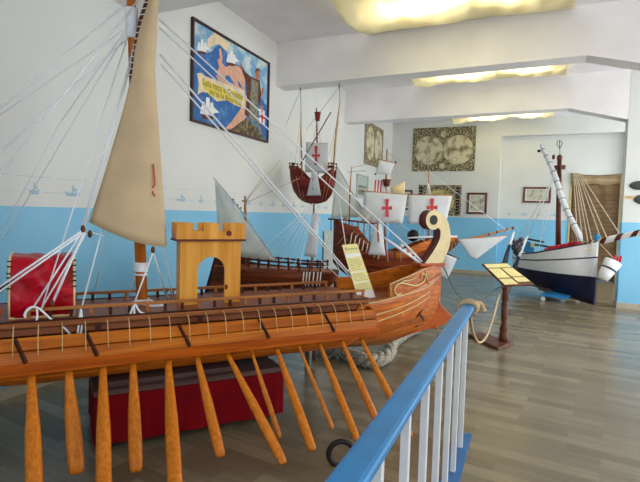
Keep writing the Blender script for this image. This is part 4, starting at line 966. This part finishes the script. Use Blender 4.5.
# the big poster on the left wall
def poster(p, P, W, Hh):
    X0 = P(0, 0, 0).x
    def Q(x, y, e):                       # a place on the poster
        q = onx(185+x/3.567, 10+y/3.567, XL+.016); return V((X0+e, q.y, q.z))
    def pg(i, pts, e): p.mat(i); p.poly([Q(x, y, e) for x, y in pts])
    pg(1, ((27, 36), (294, 190), (290, 340), (240, 270), (212, 215), (190, 196), (160, 185), (138, 118), (112, 128), (95, 148), (60, 160), (26, 140)), .0004)
    pg(3, ((105, 80), (160, 118), (150, 150), (120, 120), (85, 135), (80, 105)), .0005)
    pg(2, ((112, 222), (122, 205), (116, 178), (124, 172), (121, 140), (128, 136), (134, 168), (132, 188), (146, 204), (168, 192), (196, 204), (214, 228), (214, 296), (196, 262), (188, 250), (192, 278), (176, 262), (160, 236), (148, 232), (138, 252), (118, 244)), .0008)
    pg(2, ((108, 232), (140, 252), (170, 262), (205, 280), (216, 300), (236, 340), (226, 372), (202, 402), (172, 432), (142, 424), (166, 398), (192, 362), (206, 340), (150, 300)), .0007)
    pg(3, ((42, 226), (60, 224), (72, 236), (130, 258), (215, 288), (212, 352), (176, 338), (150, 322), (112, 326), (84, 296), (62, 292), (44, 302), (50, 262)), .0012)
    pg(4, ((60, 246), (130, 274), (206, 302), (202, 346), (150, 322), (92, 308), (64, 276)), .0016)
    def tx(s, a, b, e=.002):              # a line of lettering from a to b
        A, B_ = Q(*a, e), Q(*b, e); d = (B_-A); L_ = d.length; d.normalize(); up_ = V((0, -d.z, d.y))
        m_ = MB(); m_.text(s, 1, lambda x, y: V((x, y, 0))); w_ = max(q.x for q in m_.v); k = L_/w_
        p.mat(5); p.text(s, 1, lambda x, y: A+d*(x*k)+up_*(y*min(.16, k*1.15)))
    tx('Sulla rotta di Colombo', (62, 266), (206, 322)); tx('verso le Americhe', (86, 300), (200, 344))
    def ship(x, y, q):
        pg(6, ((x-q, y-q*.5), (x-q*.7, y+q*.45), (x+q*.7, y+q*.65), (x+q*1.1, y-q*.3), (x+q*.5, y+q*.1), (x-q*.5, y-.1*q)), .0018)
        for du, lo, hi, w_ in ((-.7, .3, 1.1, .34), (-.6, 1.2, 1.9, .24), (0, .2, 1.4, .42), (.05, 1.5, 2.5, .32), (.6, .0, 1.0, .34), (.62, 1.1, 1.8, .24)):
            pg(7, ((x+q*(du-w_), y-q*lo), (x+q*(du+w_), y-q*(lo-.2)), (x+q*(du+w_*.7), y-q*hi), (x+q*(du-w_*.7), y-q*(hi+.1))), .0019)
        pg(7, ((x+q*.9, y-q*.3), (x+q*1.7, y-q*.4), (x+q*.8, y-q*1.3)), .0019)
        for du in (-.65, .02, .6): pg(6, ((x+q*(du-.03), y), (x+q*(du+.03), y), (x+q*(du+.03), y-q*2.3), (x+q*(du-.03), y-q*2.3)), .0017)
    ship(60, 148, 17); ship(165, 190, 17); ship(80, 376, 25)
    pg(6, ((196, 192), (203, 200), (214, 220), (236, 238), (252, 246), (266, 250), (272, 300), (268, 345), (258, 320), (244, 300), (228, 384), (212, 372), (220, 318), (222, 268), (206, 226)), .0018)
    pg(8, ((236, 246), (252, 252), (262, 262), (258, 330), (258, 392), (246, 398), (226, 388), (232, 330)), .0022)
    pg(8, ((250, 390), (262, 392), (278, 445), (268, 440)), .0019)
    pg(9, ((250, 222), (256, 212), (266, 218), (268, 238), (260, 250), (251, 244)), .0022)
    pg(6, ((249, 226), (252, 209), (262, 207), (270, 220), (262, 217), (255, 219)), .0024)
    pg(9, ((193, 188), (200, 190), (205, 202), (199, 203)), .0022); pg(9, ((272, 300), (274, 278), (280, 276), (281, 292), (276, 306)), .0022)
    pg(10, ((148, 428), (172, 420), (200, 398), (222, 388), (240, 402), (262, 430), (286, 466)), .0021)
    pg(7, ((264, 352), (284, 360), (284, 410), (264, 402)), .0021); pg(11, ((272, 356), (278, 358), (278, 408), (272, 405)), .0025); pg(11, ((264, 374), (285, 382), (285, 390), (264, 382)), .0025)
    pg(9, ((268, 340), (279, 344), (279, 356), (268, 352)), .0021)
    tx('Santa Maria', (186, 428), (246, 446), .0026)
side_print('ship_poster', 4.655, 6.46, 2.515, 3.69, .03, 'frame', 'large framed blue poster of old ships, map, parchment banner and robed man pointing', 'poster', poster,
           ['sea', 'sky', 'land', 'parch', 'parchy', 'ink2', 'cloak', 'white', 'robe', 'skin', 'hill', 'red'])

# ------------------------------------------------------------------ railing in the foreground
RXc = -.340; YE = 3.42
rg = thing('railing_barrier', 'blue topped guard rail with white balusters running past the galley oars', 'railing', (RXc, 2, 0))
MB().box(RXc-.041, RXc+.041, -.6, YE, .888, .926).build('handrail', 'blue', rg, bevel=.012)
ys = [3.22-.33*i for i in range(11)]
for y in ys: MB().box(RXc-.014, RXc+.014, y-.016, y+.016, .012, .888).build('baluster', 'white', rg, bevel=.002)
MB().box(RXc-.05, RXc+.05, -.6, YE+.03, 0, .014).build('floor_strip', 'bluefloor', rg)

# tan rope wound round the rail end and looping to the lectern
PB, PT = onz(503, 342, .02), dep(503, 287, 5.94)
tr2 = thing('barrier_rope', 'tan rope wound round the end of the blue rail and drooping to the lectern', 'rope', (RXc, YE-.05, .8))
wd = MB()
for k in range(4):
    y = YE-.015-.028*k
    wd.tube([(RXc+.058*math.cos(a_), y+.01*math.sin(a_*.5), .906+.034*math.sin(a_)) for a_ in [2*math.pi*i/20 for i in range(21)]], .013, 8)
wd.tube(smooth_path([(RXc+.04, YE-.03, .935), (RXc+.07, YE, .925), (RXc+.085, YE+.01, .895), (RXc+.09, YE+.015, .87)], 5), [.014]*11+[.016, .018, .02, .018, .01], 8)
wd.build('rope_winding', 'tan', tr2)
hp = smooth_path([V((RXc+.03, YE, .86)), dep(470.5, 318, 3.7), dep(474, 335, 4.1), dep(480, 342.5, 4.6), dep(487, 335, 5.0), dep(494, 315, 5.5), dep(500, 292, 5.88), PT+V((0, -.03, -.0))], 8)
MB().tube(hp, .011, 8).build('hanging_rope', 'tan', tr2)
dk = thing('dark_cord', 'thin dark barrier cord sagging between the lectern and the stem of the galley', 'cord', dep(488, 297, 5.6))
MB().tube(smooth_path([PT+V((-.02, 0, .01)), dep(493, 291, 5.8), dep(486, 297.5, 5.6), dep(476, 302, 5.3), dep(464, 300, 5.0), dep(456, 292, 4.8), dep(450, 281, 4.75), dep(445.5, 271, 4.75), G.w(2.85, 0, 1.06)], 6), .006, 6).build('cord', 'darkcord', dk)

# ------------------------------------------------------------------ lectern
le = thing('lectern', 'brown wooden lectern with yellow text sheets on its tilted board, behind the rail end', 'lectern', (PB.x, PB.y, 0))
bp_ = [onz(x, y, 0) for x, y in ((468, 336.5), (480, 334.5), (513, 345), (498, 351))]
MB().prism(bp_, (0, 0, .035)).build('base', 'lect', le, bevel=.006)
pbase = V((PB.x, PB.y, .035)); hp_ = PT.z+.02-.035
MB().lathe(pbase, [(.05, 0), (.05, .05), (.042, .10), (.052, .14), (.03, .20), (.038, hp_*.45), (.044, hp_*.7), (.03, hp_*.72), (.042, hp_*.75), (.034, hp_*.9), (.05, hp_)], 14).build('pole', 'lect', le)
quad = [dep(482.5, 263.7, 6.02), dep(506.5, 263, 6.28), dep(535, 284.5, 6.02), dep(505, 285.8, 5.76)]
nrm = (quad[1]-quad[0]).cross(quad[3]-quad[0]).normalized()
if nrm.z < 0: nrm = -nrm
bd = MB().prism(quad, -nrm*.02).build('board', 'lect', le)
def PQ(u, v, e): return (quad[0].lerp(quad[1], u)).lerp(quad[3].lerp(quad[2], u), v)+nrm*e
for u0, u1, v0, v1 in ((.03, .97, .03, .20), (.03, .46, .24, .66), (.54, .97, .24, .62), (.03, .46, .71, .95), (.54, .97, .66, .86)):
    m_ = MB(); m_.prism([PQ(u0, v0, .001), PQ(u1, v0, .001), PQ(u1, v1, .001), PQ(u0, v1, .001)], nrm*.002); m_.mat(1)
    nl = int((v1-v0)/.045)
    for i in range(nl): v = lerp(v0, v1, (i+.6)/(nl+.3)); m_.poly([PQ(lerp(u0, u1, .08), v, .004), PQ(lerp(u0, u1, .9), v, .004), PQ(lerp(u0, u1, .9), v+.008, .004), PQ(lerp(u0, u1, .08), v+.008, .004)])
    m_.build('text_sheet', ['yellow', 'ink'], bd)

# ------------------------------------------------------------------ thick rope on the floor, iron ring
core = smooth_path([V((p.x, p.y, .075)) for p in (onz(x, y, .07) for x, y in ((318, 349), (332, 350), (347, 354), (362, 360), (376, 361), (388, 355), (392, 344), (400, 337), (410, 331), (417, 329)))], 14)
mr = MB()
for st_ in range(3):
    pts = []
    for i, p in enumerate(core):
        t_ = (core[min(i+1, len(core)-1)]-core[max(i-1, 0)]).normalized(); a = t_.cross(V((0, 0, 1))).normalized(); b_ = a.cross(t_)
        an = i*.30+st_*2.094; pts.append(p+a*(.038*math.cos(an))+b_*(.038*math.sin(an)))
    mr.tube(pts, .036, 10)
tag(mr.build('mooring_rope', 'greyrope'), 'thick twisted grey rope lying on the floor under the galley bow', 'rope')
ri = MB(); rc = onz(341, 466, 0)+V((0, 0, .075))
ri.tube([rc+rgt*(.075*math.cos(a_))+V((0, 0, .075*math.sin(a_))) for a_ in [math.radians(lerp(20, 340, i/24)) for i in range(25)]], .017, 8)
tag(ri.build('iron_hook', 'iron'), 'dark curled iron hook on the floor beside the blue handrail', 'hook')

# ------------------------------------------------------------------ light
wd_ = bpy.data.worlds.new('world'); sc.world = wd_; wd_.use_nodes = True
bg = wd_.node_tree.nodes['Background']; bg.inputs[0].default_value = (.92, .965, 1, 1); bg.inputs[1].default_value = 2.0
def area(name, loc, rot, sx_, sy_, e, c):
    l = bpy.data.lights.new(name, 'AREA'); l.shape = 'RECTANGLE'; l.size, l.size_y = sx_, sy_; l.energy = e; l.color = c
    o = bpy.data.objects.new(name, l); COL.objects.link(o); o.location = loc; o.rotation_euler = rot; return o
for i, (y0, y1, e) in enumerate(((4.2, 6.4, 40), (7.3, 9.5, 60), (10.4, 13.2, 75))):   # added fill lamps at the open right side, for presumed daylight, one per bay
    area('window_daylight', (4.1, (y0+y1)/2, 1.9), (0, math.radians(90), 0), 2.6, y1-y0, e, (.95, .98, 1))
area('window_daylight', (1.2, -2.9, 2.3), (math.radians(90), 0, 0), 5.5, 2.2, 85, (.94, .97, 1))  # added fill lamp behind the camera for the front faces; no window built
sc.cycles.use_denoising = True
sc.cycles.max_bounces = 8; sc.cycles.diffuse_bounces = 5
sc.view_settings.view_transform = 'Standard'; sc.view_settings.look = 'None'; sc.view_settings.gamma = 1
sc.view_settings.exposure = .3
